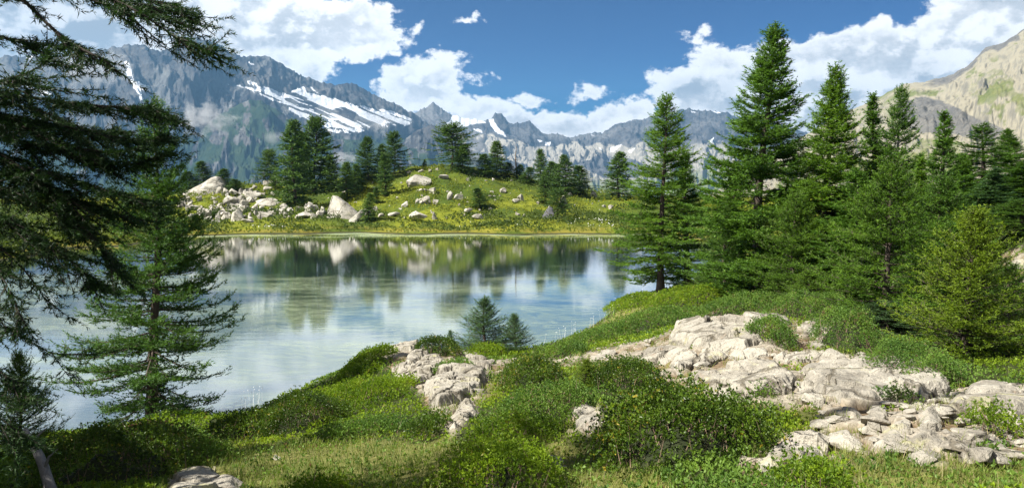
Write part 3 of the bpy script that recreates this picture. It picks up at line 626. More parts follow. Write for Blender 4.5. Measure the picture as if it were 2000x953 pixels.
# ============================================================ conifers
def blades(buf, P, axis, L, W, spread, rng, v):
    """one narrow triangle per needle bunch, leaning off the twig axis"""
    n = len(P); r = nrm(rng.normal(size=(n, 3))); r = nrm(r - axis*(r*axis).sum(1)[:, None])
    d = nrm(axis*np.cos(spread)[:, None] + r*np.sin(spread)[:, None])
    s = nrm(np.cross(d, rng.normal(size=(n, 3))))*(W/2)[:, None]
    V = np.stack([P-s, P+s, P+d*L[:, None]], 1).reshape(-1, 3)
    buf.addT(V, np.arange(3*n).reshape(n, 3), np.repeat(v, 3))
def limb(fol, wood, path, r0, rng, p):
    """branch along path with twigs and needles"""
    path = np.asarray(path, float); seg = np.linalg.norm(np.diff(path, axis=0), axis=1); Lb = seg.sum(); cum = np.concatenate([[0], np.cumsum(seg)])/Lb
    tube(wood, path, r0*(1-0.85*cum), p.get('sides', 4), 0.5)
    def on(s): return np.stack([np.interp(s, cum, path[:, k]) for k in range(3)], 1)
    nt = max(3, int(Lb/p['tsp'])); s0 = p.get('bare', 0.12)
    s = np.sort(s0+(1-s0)*rng.random(nt)); B = on(s); T = nrm(on(np.minimum(s+0.03, 1.0))-on(np.maximum(s-0.03, 0)))
    up = np.array([0, 0, 1.0]); S = nrm(np.cross(T, up))*np.where(rng.random(nt) < 0.5, 1, -1)[:, None]
    ang = rng.uniform(0.6, 1.15, nt)
    d = nrm(T*np.cos(ang)[:, None] + S*np.sin(ang)[:, None] + up*rng.normal(p.get('tlift', -0.1), 0.22, nt)[:, None])
    tl = p['tl']*(1.05-0.65*s)*rng.uniform(0.45, 1.25, nt)*min(1.0, 0.4+Lb/1.6)*p.get('tk', 1)
    B = np.concatenate([B, on(np.array([0.97]))]); d = np.concatenate([d, T[-1:]]); tl = np.concatenate([tl, [p['tl']*0.5]])
    lift = p.get('curl', 0.25)
    n2 = p.get('sub', 0)
    if n2:  # second order twigs
        k = len(B); rs = rng.random((k, n2))*0.8+0.15
        B2 = (B[:, None]+d[:, None]*(tl[:, None]*rs)[..., None]).reshape(-1, 3)
        dd = nrm(np.repeat(d, n2, 0)+0.9*rng.normal(size=(k*n2, 3))*np.array([1, 1, 0.5])); l2 = np.repeat(tl, n2)*0.45*rng.uniform(0.5, 1.2, k*n2)
        B = np.concatenate([B, B2]); d = np.concatenate([d, dd]); tl = np.concatenate([tl, l2])
    # thin twig sticks
    n = len(B); tip = B+d*tl[:, None]+up*(lift*tl*0.5)[:, None]; sd = nrm(np.cross(d, up+0.01))*p.get('tw', 0.004)
    wood.addT(np.stack([B-sd, B+sd, tip], 1).reshape(-1, 3), np.arange(3*n).reshape(n, 3), 0.4)
    cnt = np.maximum(2, (tl/p['nsp']).astype(int)); idx = np.repeat(np.arange(n), cnt); q = rng.random(len(idx))
    P = B[idx]+d[idx]*(tl[idx]*q)[:, None]+up*(lift*tl[idx]*0.5*q*q)[:, None]
    ax = nrm(d[idx]+up*(lift*q)[:, None])
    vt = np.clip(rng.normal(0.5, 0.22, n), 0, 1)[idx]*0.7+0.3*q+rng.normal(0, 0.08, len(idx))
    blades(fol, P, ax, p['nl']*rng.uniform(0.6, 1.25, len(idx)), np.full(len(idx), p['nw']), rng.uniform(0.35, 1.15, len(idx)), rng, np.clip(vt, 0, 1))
    # needles along branch itself
    m = max(3, int(Lb*(1-s0)/p['nsp'])); q = s0+(1-s0)*rng.random(m); P = on(q)
    ax = nrm(on(np.minimum(q+0.03, 1))-on(np.maximum(q-0.03, 0)))
    blades(fol, P, ax, p['nl']*rng.uniform(0.6, 1.2, m), np.full(m, p['nw']), rng.uniform(0.4, 1.2, m), rng, np.clip(rng.normal(0.5, 0.15, m), 0, 1))
def conifer(seed, H, R, p, z0=0.06, whs=0.22, nb=5, e_lo=-14, e_hi=42, droop=22, curl=26, trunk_r=None, shape=0.85, gap=0.0, lean=0.0, irr=0.25, filt=None, name='conifer'):
    rng = np.random.default_rng(seed); fol = Buf(); wood = Buf()
    tr = trunk_r or H*0.0125
    zz = np.linspace(0, H, 12); ph = rng.random(2)*6
    tx = lean*zz + 0.012*H*np.sin(zz/H*4+ph[0]); ty = 0.012*H*np.sin(zz/H*5+ph[1]); tx -= tx[0]; ty -= ty[0]
    tube(wood, np.stack([tx, ty, zz-0.15*(zz == 0)], 1), tr*(1-zz/H)**0.9+0.006+tr*0.5*np.exp(-zz/(0.04*H)), 8, 0.5)
    z = H*z0
    while z < H*0.985:
        t = min(0.999, max(0.0, (z/H-z0)/(1-z0))); pr = (1-t)**shape*min(1, 0.55+t*3.5)
        for k in range(max(3, int(round(nb+rng.normal(0, 0.8))))):
            if rng.random() < gap*(1-t): continue
            az = rng.random()*2*math.pi; L = R*pr*rng.uniform(1-irr*1.6, 1+irr*0.8)+0.04*R
            e0 = math.radians(e_lo+(e_hi-e_lo)*t**1.3+rng.normal(0, 6)); h = z+rng.uniform(-0.4, 0.4)*whs
            n = 8; s = np.linspace(0, 1, n); el = e0 - math.radians(droop)*np.sin(s*math.pi*0.8)*(1-t) + math.radians(curl)*s**2
            a = az + np.cumsum(rng.normal(0, 0.05, n)); st = L/(n-1)
            dp = np.stack([np.cos(a)*np.cos(el), np.sin(a)*np.cos(el), np.sin(el)], 1)*st; dp[0] = 0
            P = np.cumsum(dp, 0)+np.array([np.interp(h, zz, tx), np.interp(h, zz, ty), h])
            if filt is not None and not filt(P): continue
            limb(fol, wood, P, max(0.004, min(tr*0.4, 0.013*L)), rng, p)
        z += whs*rng.uniform(0.75, 1.25)*(1-0.35*t)
    # leader
    limb(fol, wood, np.stack([np.interp([H*0.9, H], zz, tx), np.interp([H*0.9, H], zz, ty), [H*0.9, H*1.01]], 1), 0.008, rng, {**p, 'tl': p['tl']*0.4})
    c = fol.build('crown', M_spruce, link=False); w = wood.build('trunk', M_bark, link=False, smooth=True)
    return c, w
HERO = dict(tsp=0.040, tl=0.50, nsp=0.0125, nl=0.070, nw=0.022, tw=0.004, sub=1, curl=0.30)
VAR = {}
def variant(key):
    if key in VAR: return VAR[key]
    if key == 'tall': r = conifer(11, 9.0, 1.75, dict(HERO), whs=0.23, nb=7, z0=0.04, shape=1.0, e_lo=-4, e_hi=52), 9.0
    elif key == 'tall2': r = conifer(12, 9.0, 1.75, dict(HERO, tlift=-0.2), whs=0.24, nb=7, z0=0.04, irr=0.3, shape=0.95, e_lo=-8, e_hi=50), 9.0
    elif key == 'tall3': r = conifer(18, 9.0, 1.7, dict(HERO, tlift=-0.15, tl=0.42), whs=0.30, nb=6, z0=0.06, irr=0.45, shape=0.8, e_lo=-14, e_hi=44, gap=0.08), 9.0
    elif key == 'slim2': r = conifer(19, 8.0, 1.2, dict(HERO, tl=0.40), whs=0.22, nb=6, z0=0.03, irr=0.4, shape=1.15, e_lo=4, e_hi=58), 8.0
    elif key == 'slim': r = conifer(13, 8.0, 1.15, dict(HERO, tl=0.36), whs=0.25, nb=6, z0=0.05, gap=0.05, irr=0.35, e_lo=-2, e_hi=52), 8.0
    elif key == 'open': r = conifer(14, 9.4, 1.9, dict(HERO, tsp=0.045), whs=0.26, nb=6, z0=0.09, gap=0.06, irr=0.4, e_lo=-6), 9.4
    elif key == 'larch': r = conifer(15, 6.6, 1.95, dict(HERO, tsp=0.058, tl=0.50, nsp=0.0090, nl=0.050, nw=0.015, tlift=-0.08, curl=0.6, sub=2), whs=0.21, nb=6, z0=0.05, e_lo=-16, e_hi=40, droop=14, curl=40, gap=0.05, irr=0.22, trunk_r=0.095, shape=1.0), 6.6
    elif key == 'bushy': r = conifer(16, 3.6, 1.25, dict(HERO, tsp=0.045, tl=0.40, nsp=0.011, nl=0.042, nw=0.011, tlift=0.1, curl=0.4, sub=2), whs=0.15, nb=6, z0=0.02, e_lo=5, e_hi=50, droop=10, trunk_r=0.05, shape=0.75), 3.6
    elif key == 'young': r = conifer(17, 2.2, 0.85, dict(HERO, tsp=0.04, tl=0.26, nsp=0.008, nl=0.030, nw=0.008, tlift=0.15, curl=0.4, sub=1), whs=0.085, nb=7, z0=0.02, e_lo=10, e_hi=55, droop=10, trunk_r=0.03, shape=0.75), 2.2
    elif key.startswith('far'):
        i = int(key[3:]); sh = [(2.6, 0.85, 0.0, 0.2), (3.4, 0.7, 0.1, 0.35), (2.0, 0.8, 0.1, 0.35), (3.9, 0.45, 0.2, 0.4), (3.0, 0.9, 0.15, 0.4), (4.4, 0.40, 0.22, 0.45)][i]
        r = conifer(30+i, 14.0, sh[0], dict(tsp=0.42, tl=1.3, nsp=0.10, nl=0.42, nw=0.15, tw=0.012, sides=3, curl=0.2, tlift=-0.15), whs=0.5, nb=7, z0=[.03, .08, .05, .12, .04, .2][i], shape=sh[1], gap=sh[2], irr=sh[3], e_lo=-12, droop=18), 14.0
    VAR[key] = r; return r
RW = {}; CM = {}
def crown_r(c, H):
    a = np.empty(len(c.vertices)*3, np.float32); c.vertices.foreach_get('co', a); a = a.reshape(-1, 3); a = a[a[:, 2] < H*0.45]
    return float(np.percentile(np.abs(a[:, 0]), 93))


def tree(px, top, d=None, base=None, key='tall', mat=None, label='', wpx=None, name='conifer', group=None, rz=None, cat='tree', bark=None, lean=None):
    """tree whose top shows at (px,top); ground distance from base pixel or d"""
    (c, w), H = variant(key)
    if d is None: P = hit(px, base)
    else:
        P = at(px, 400, d); P[2] = gzl(P[0], P[1])
    Ht = float(at(px, top, P[1])[2]-P[2]); s = Ht/H
    sw = s
    if wpx:
        Rr = RW[key] if key in RW else crown_r(c, H)
        RW[key] = Rr; sw = wpx/2/F*P[1]/Rr
    rz = (px*1.618) % 6.28 if rz is None else rz
    e = empty(name, (P[0], P[1], P[2]-0.05*s), rz, (sw, sw, s))
    for nm, me in (('crown', c), ('trunk', w)):
        if nm == 'crown' and mat: 
            me = CM.setdefault((key, mat.name), None) or CM.__setitem__((key, mat.name), me.copy()) or CM[(key, mat.name)]
            me.materials[0] = mat
        if nm == 'trunk' and bark:
            me = me.copy(); me.materials[0] = bark
        o = bpy.data.objects.new(nm, me); COL.objects.link(o); o.parent = e
    if lean: e.rotation_euler = (0, lean, rz)
    return tag(e, label, cat, group)
# ---- far hill trees: px, top, base, width, variant, label
FT = [(397,316,358,34,'far2','small dark conifer peeking over the wedge boulder'),(370,336,366,34,'far2','short round conifer left behind the wedge boulder'),
 (438,330,374,38,'far0','small dense conifer just right of the wedge boulder'),(462,350,377,30,'far2','low dark young conifer right of the dense one beside the wedge boulder'),
 (526,295,362,52,'far3','round-topped conifer standing alone left of the tallest hill trees'),(538,335,372,24,'far0','short conifer at the foot of the round-topped one'),
 (578,237,398,66,'far0','tall pointed light green conifer, foremost of the tallest pair on the left of the hill'),(614,231,374,84,'far1','tallest dark conifer with a limb bending right, behind the pointed one'),
 (592,262,380,50,'far4','dark conifer between the tallest pair on the left of the hill'),(648,305,374,30,'far2','slender conifer right of the tallest pair'),(679,318,390,36,'far0','mid-sized green conifer right of the slender one'),(694,322,380,26,'far2','thin darker conifer touching the mid-sized green one'),
 (704,338,372,20,'far0','bushy little conifer at the left foot of the hill'),(720,269,352,44,'far1','greyish open conifer left of the hilltop'),(744,284,350,34,'far4','conifer half hidden between the greyish and the sparse ones'),
 (770,261,340,50,'far3','sparse dark conifer with layered flat branches left of the hilltop'),(753,300,383,30,'far2','narrow dark conifer halfway down the left slope of the hill'),
 (721,378,434,24,'far2','small grey-green conifer right of the big leaning boulder'),(735,366,398,14,'far2','tiny young conifer on the left slope'),
 (882,245,333,74,'far5','broad flat-topped larch on the hilltop'),(906,284,337,44,'far4','lower dark conifer touching the right side of the hilltop larch'),(829,312,331,10,'far0','tiny conifer tip just left of the hilltop larch'),
 (948,302,345,32,'far2','conifer on the left of the cluster right of the hilltop'),(968,277,347,42,'far0','tallest conifer of the cluster right of the hilltop'),(993,318,350,24,'far2','short conifer beside the dead snag'),
 (1016,322,356,28,'far0','bushy conifer right of the dead snag'),(1031,327,360,26,'far2','small conifer on the falling crest'),(1055,293,364,32,'far1','tall slim conifer on the right slope of the hill'),
 (1074,316,368,30,'far2','darker conifer beside the tall slim one'),(1064,344,398,28,'far0','dark green conifer lower on the right slope'),(1088,322,376,32,'far4','conifer merging with the dense pointed one'),
 (1103,304,378,44,'far0','dense pointed conifer at the right end of the hill'),(1133,324,379,42,'far2','last broad conifer at the right end of the hill'),(936,368,407,30,'far2','small dark conifer alone in the middle of the hillside'),
 (1088,372,424,44,'far5','crooked low larch beside the dark boulder'),(1210,298,392,56,'far0','conifer standing beyond the far shore left of the shore tree')]
for px, top, base, w, k, lab in FT:
    tree(px, top, base=base, key=k, mat=M_far, label=lab, wpx=w, group='conifers on the far hill')
def snag():
    P = hit(1008, 352); H = float(at(1008, 283, P[1])[2]-P[2]); rng = np.random.default_rng(4)
    w = Buf(); z = np.linspace(0, H, 8); path = np.stack([P[0]+0.15*np.sin(z), P[1]+0*z, P[2]-0.2+z], 1); tube(w, path, 0.22*(1-z/H)+0.03, 6)
    for i in range(40):
        h = rng.uniform(0.15, 0.97)*H; a = rng.random()*6.28; L = rng.uniform(0.4, 1.5)*(1.1-h/H)
        b = np.array([P[0], P[1], P[2]+h]); tube(w, [b, b+[math.cos(a)*L*0.6, math.sin(a)*L*0.6, -0.1*L], b+[math.cos(a)*L, math.sin(a)*L, 0.1*L]], [0.05, 0.04, 0.015], 3)
    tag(w.build('dead_tree', M_dead), 'bare dead snag with stubs of branches right of the hilltop', 'tree')
snag()
# ---- near trees on the right
NTR = [ # px, top, d, w, variant, material, label
 (1292,186,40,150,'open',M_larch,'bright green larch at the tip of the near shore, its dark trunk showing'),
 (1345,302,42,110,'slim',M_spruce,'darker conifer half hidden behind the bright shore larch'),
 (1493,46,27,215,'tall',M_spruce,'tallest conifer in the picture, with a thin spiky top'),
 (1612,136,26,165,'tall2',M_larch,'second tallest conifer, just right of the tallest one'),
 (1703,186,27,140,'slim2',M_spruce,'conifer third from left in the right-hand row'),
 (1764,168,25,115,'open',M_spruce,'narrow dark conifer with a pale trunk and short level branches'),
 (1832,220,24,120,'slim',M_spruce,'slender conifer with a thin top in the right-hand row'),
 (1911,243,33,130,'tall3',M_spruce,'conifer near the right edge with rounded top against the hillside'),
 (1972,252,36,100,'tall',M_spruce,'conifer at the right edge behind the others'),
 (2030,290,30,140,'slim2',M_spruce,'conifer cut by the right edge of the view'),
 (1948,330,26,150,'slim2',M_blue,'smoother grey-green conifer below the right edge row'),
 (1995,390,22,170,'bushy',M_spruce,'bushy dark conifer low at the right edge'),
 (1420,395,31,120,'bushy',M_spruce,'low dark conifer at the left foot of the tallest tree'),
 (1555,380,24,150,'bushy',M_larch,'bushy conifer in the gap between the two tallest trees'),
 (1660,330,23,150,'tall3',M_spruce,'mid-height conifer below the second tallest'),
 (1560,300,29,110,'tall3',M_spruce,'thin open conifer behind the gap of the two tallest trees'),
 (1800,310,21,120,'slim2',M_larch,'bright slim conifer in front of the right-hand row'),
 (1445,335,33,100,'slim',M_larch,'slim conifer touching the left side of the tallest tree'),
 (1872,300,28,110,'tall',M_spruce,'dark conifer filling the gap before the rounded one'),
 (1735,322,15.5,230,'bushy',M_larch,'large bushy young larch in front of the right-hand row'),
 (1838,345,17.5,180,'bushy',M_spruce,'dark young conifer behind the yellow-green larch'),
 (1880,432,17,170,'bushy',M_spruce,'dark bushy conifer right behind the yellow-green larch'),
 (1895,415,11.3,250,'young',M_young,'yellow-green young larch in sunlight at the right'),
 (1985,520,14,170,'young',M_spruce,'dark young conifer in shade at the right edge'),
 (1745,590,14.5,190,'young',M_blue,'grey-green low spruce left of the yellow-green larch'),
 (1400,505,34,90,'young',M_larch,'small larch shrub left below the tallest tree'),
 (1590,530,22,120,'young',M_larch,'low young larch below the second tallest tree'),
 (949,583,None,112,'young',M_blue,'grey-green young spruce on the near shore, the taller of the pair'),
 (1008,614,None,66,'young',M_blue,'slimmer shorter young spruce right beside the taller one on the near shore'),
 (878,645,None,26,'young',M_blue,'tiny spruce seedling left of the pair on the near shore'),
 (1142,702,None,64,'young',M_young,'light green larch seedling among the low junipers'),
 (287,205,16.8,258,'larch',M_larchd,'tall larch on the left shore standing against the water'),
 (20,690,9.5,130,'young',M_larch,'small larch at the left edge above the dark undergrowth')]
NB = {949: 694, 1008: 690, 878: 682, 1142: 762}
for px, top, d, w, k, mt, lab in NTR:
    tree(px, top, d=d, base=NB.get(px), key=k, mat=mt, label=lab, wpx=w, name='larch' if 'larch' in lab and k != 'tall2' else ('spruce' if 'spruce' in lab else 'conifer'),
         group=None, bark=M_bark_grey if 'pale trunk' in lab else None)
# ---- leaning companion trunk of the shore larch
# ---- old larch out of frame on the left whose boughs hang into the view
def old_larch():
    rng = np.random.default_rng(77); fol = Buf(); wood = Buf()
    T0 = np.array([-4.6, 3.9, 0]); T0[2] = gzl(T0[0], T0[1])
    zz = np.linspace(0, 13, 12); tube(wood, np.stack([T0[0]+0.1*np.sin(zz*.6), T0[1]+0*zz, T0[2]-0.2+zz], 1), 0.24*(1-zz/13)+0.02, 10)
    p = dict(tsp=0.026, tl=0.27, nsp=0.0046, nl=0.024, nw=0.0044, tw=0.0022, sub=2, curl=0.15, tlift=-0.25, sides=6, bare=0.25)
    B = [([(-60,-60),(40,-10),(100,58),(160,98),(220,124)],5.2,.030,.5),([(60,-60),(180,-20),(270,20),(330,66),(380,96),(415,98)],5.0,.020,.7),([(-80,-80),(100,-25),(220,5),(300,10),(385,42)],5.3,.020,1),
         ([(150,-50),(230,-10),(290,0),(350,10)],5.6,.015,.8),([(-60,170),(0,158),(50,145),(98,118)],5.5,.014,.7),([(-60,60),(0,70),(60,90),(110,85)],5.6,.014,.5),
         ([(-120,150),(0,182),(110,198),(220,212),(300,205),(348,236)],6.0,.022,1.6),([(-120,200),(0,222),(140,250),(250,275),(335,268)],6.2,.022,1.6),([(-120,240),(40,275),(140,300),(240,330),(330,300)],6.3,.022,1.6),
         ([(-120,290),(40,325),(150,350),(240,385),(300,395)],6.2,.02,1.6),([(-120,330),(0,365),(110,410),(190,460),(232,540)],6.0,.02,1.6),([(-120,380),(0,420),(90,470),(150,520),(190,560)],5.8,.018,1.6),
         ([(-120,430),(0,480),(60,540),(95,596)],5.6,.016,.6),([(-100,470),(0,530),(30,590),(40,620)],5.5,.014,.45),([(-120,600),(0,612),(50,665),(105,694),(165,690)],5.4,.010,.35),
         ([(-120,200),(20,235),(120,280),(200,300),(270,290)],6.6,.02,1.6),([(-120,180),(20,200),(120,230),(180,260),(230,250)],6.8,.02,1.6),([(-120,300),(20,340),(110,380),(190,400),(250,430)],6.7,.02,1.6),([(-120,260),(10,300),(80,360),(140,420),(170,450)],6.5,.02,1.6),
         ([(-120,560),(-20,600),(10,640),(30,650)],5.6,.012,.45),([(-100,700),(0,720),(30,760),(60,780)],6,.012,.8),([(-120,780),(-20,800),(20,830),(50,870)],6,.012,.8)]
    for pts, d, r, dens in B:
        pts = np.array(pts, float); n = len(pts); s = np.linspace(0, 1, n)
        ss = np.linspace(0, 1, 12); xs = np.interp(ss, s, pts[:, 0]); ys = np.interp(ss, s, pts[:, 1])
        k = np.ones(3)/3; xs[1:-1] = np.convolve(xs, k, 'valid'); ys[1:-1] = np.convolve(ys, k, 'valid')
        d *= 0.62; r *= 0.62; dd = d + np.cumsum(rng.normal(0, 0.06, 12))
        P = at(xs, ys, dd)
        # run the bough back to the trunk
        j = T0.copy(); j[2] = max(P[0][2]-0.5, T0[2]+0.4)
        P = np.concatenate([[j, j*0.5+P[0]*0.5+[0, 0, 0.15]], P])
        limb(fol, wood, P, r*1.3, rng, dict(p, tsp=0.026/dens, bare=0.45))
        # side boughs
        m = int(12*dens) if dens > 0.4 else 2
        for i in range(m):
            q = rng.integers(4, 13); b = P[q]; T = nrm(P[min(q+1, 13)]-P[q-1]); L = rng.uniform(0.18, 0.48)*(1.15-q/16)
            a = rng.choice([-1, 1])*rng.uniform(0.35, 0.9)
            dirv = nrm(T+np.array([0, a, -0.08+rng.normal(0, 0.2)])); t = np.linspace(0, 1, 6)[:, None]
            limb(fol, wood, b+dirv*L*t+np.array([0, 0, 0.10*L])*(t**2-t*1.6), r*0.4, rng, dict(p, bare=0.05, tl=0.17))
    # the rest of the crown, outside the view, that shades the boughs and the bank
    def keep(P):
        Q = P+T0; x, y = proj(Q); return not (((x > -60) & (y > -40) & (Q[:, 1] > 0.5)).any()) and (np.abs(Q[:, :2]).sum(1) > 1.2).all()
    fol2 = Buf(); cc, ww = conifer(5, 5.8, 2.3, dict(tsp=0.12, tl=0.6, nsp=0.03, nl=0.10, nw=0.03, tw=0.006, sides=4, curl=0.2, tlift=-0.2), z0=0.1, whs=0.40, nb=6, filt=keep, shape=0.6)
    e = empty('old_larch', T0)
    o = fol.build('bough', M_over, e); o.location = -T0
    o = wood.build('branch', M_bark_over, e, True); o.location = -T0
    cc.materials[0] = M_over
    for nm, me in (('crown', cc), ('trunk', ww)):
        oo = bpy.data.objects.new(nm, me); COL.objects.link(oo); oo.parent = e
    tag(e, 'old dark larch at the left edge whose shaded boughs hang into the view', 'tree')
old_larch()

# conifers added out of view to cast shade on the lower left bank
tree(-700, -200, d=8.6, key='tall2', mat=M_spruce, label='tall unseen conifer added outside the left edge to shade the lower bank', wpx=560)
tree(-1000, -620, d=6.4, key='tall2', mat=M_spruce, label='dense unseen conifer added outside the left edge for shade, close to the camera', wpx=900)
tree(-2140, -1150, d=4.0, key='tall3', mat=M_spruce, label='third unseen conifer added outside the left edge for shade, nearest to the camera', wpx=1000)
# ============================================================ rocks
def rock_mesh(seed, n=14, flat=1.0, sub=3, ns=0.05, name='boulder', mat=None, pts=None):
    rng = np.random.default_rng(seed); bm = bmesh.new()
    if pts is None:
        pts = nrm(rng.normal(size=(n, 3)))*rng.uniform(0.75, 1.05, (n, 1)); pts = np.clip(pts, -0.82, 0.82)/0.82*np.array([0.5, 0.5, 0.5*flat])
    for q in pts: bm.verts.new(q)
    r = bmesh.ops.convex_hull(bm, input=bm.verts); bmesh.ops.delete(bm, geom=[g_ for g_ in r['geom_interior'] if isinstance(g_, bmesh.types.BMVert)], context='VERTS')
    bmesh.ops.bevel(bm, geom=bm.edges[:], offset=0.022, segments=1, affect='EDGES')
    bmesh.ops.triangulate(bm, faces=bm.faces[:])
    for _ in range(sub): 
        bmesh.ops.subdivide_edges(bm, edges=[e for e in bm.edges if e.calc_length() > 0.06], cuts=1, use_grid_fill=True); bmesh.ops.triangulate(bm, faces=bm.faces[:])
    bm.normal_update()
    co = np.array([v.co[:] for v in bm.verts]); no = np.array([v.normal[:] for v in bm.verts])
    k = 4.0; f = fbm3(co[:, 0]*k+seed, co[:, 1]*k, co[:, 2]*k*1.8, 4, seed)-0.5
    lay = ridged(co[:, 2]*7+co[:, 0]*2.5+seed, co[:, 1]*1.2+seed, 2, seed)-0.5
    co = co + no*(f*ns*2.2+lay*ns*0.6)[:, None]
    for v, c in zip(bm.verts, co): v.co = c
    me = bpy.data.meshes.new(name); bm.to_mesh(me); bm.free(); me.materials.append(mat or M_rockf); me.polygons.foreach_set('use_smooth', [False]*len(me.polygons)); return me
def link(name, me, loc, rot, sc, label, cat, group=None):
    o = bpy.data.objects.new(name, me); COL.objects.link(o); o.location = loc; o.rotation_euler = rot; o.scale = sc
    return tag(o, label, cat, group)
RV = [rock_mesh(100+i, 11+i, 1.0, 2, 0.035) for i in range(8)]
def fboulder(px, base, w, h, label, v=None, group='pale boulders on the far hill', me=None, rz=None, tilt=None, name='boulder'):
    P = hit(px, base, 60); W = w/F*P[1]; Hh = h/F*P[1]; rg = np.random.default_rng(int(px*7+base))
    m = me or RV[(v if v is not None else rg.integers(0, 8))]
    return link(name, m, (P[0], P[1]+W*0.25, P[2]+Hh*0.36), (0 if me else rg.normal(0, 0.15), 0 if tilt is None else tilt, (rg.random()*6.28 if rz is None else rz)), (W*1.08, W*0.8, Hh*1.35), label, 'boulder', group)
# wedge boulder and the tall leaning boulder: hand-shaped hulls in unit box
wedge = rock_mesh(1, sub=3, ns=0.022, pts=np.array([(-.5,-.3,-.5),(-.48,.3,-.5),(-.46,-.1,-.3),(.26,-.1,.5),(.20,.2,.48),(.30,-.35,.1),(.10,-.42,.05),(.34,.25,.40),(.5,0,-.25),(.5,-.3,-.5),(.5,.3,-.5),(-.1,.1,.15),(.05,-.5,-.5),(.42,-.2,.1)]))
fboulder(390, 381, 92, 36, 'largest wedge-shaped boulder at the left end of the rock pile, sloping up to the right', me=wedge, rz=0, group=None)
lean = rock_mesh(2, sub=3, ns=0.028, pts=np.array([(-.5,-.3,-.5),(-.46,.3,-.5),(-.42,-.2,-.1),(-.28,-.1,.5),(-.2,.1,.48),(.0,-.25,.28),(.3,-.2,.02),(.5,0,-.22),(.5,-.3,-.4),(.42,-.4,-.5),(.5,.3,-.5),(.1,.3,.2),(-.1,-.45,-.5)]))
fboulder(668, 427, 66, 44, 'big pale leaning boulder with cracked layers and a peaked top near the far shore', me=lean, rz=0, group=None)
slant = rock_mesh(3, sub=3, ns=0.03, pts=np.array([(-.5,-.3,-.5),(-.4,.2,-.5),(.3,-.2,.5),(.45,.1,.5),(.5,-.1,.3),(-.1,-.4,-.5),(.2,.2,.1),(-.35,-.1,-.2)]))
fboulder(693, 434, 38, 24, 'striped slanting slab leaning against the right side of the big peaked boulder', me=slant, rz=0, group=None)
dark = rock_mesh(4, sub=3, ns=0.03, pts=np.array([(-.5,-.3,-.5),(-.3,-.2,-.1),(.12,-.1,.5),(.3,0,.42),(.42,-.2,-.1),(.5,-.2,-.5),(.4,.3,-.5),(-.4,.3,-.5),(.1,.3,.3),(0,-.4,-.5)]), mat=M_rockd)
fboulder(1069, 428, 32, 25, 'dark grey pointed boulder near the far shore below the crooked larch', me=dark, rz=0, group=None)
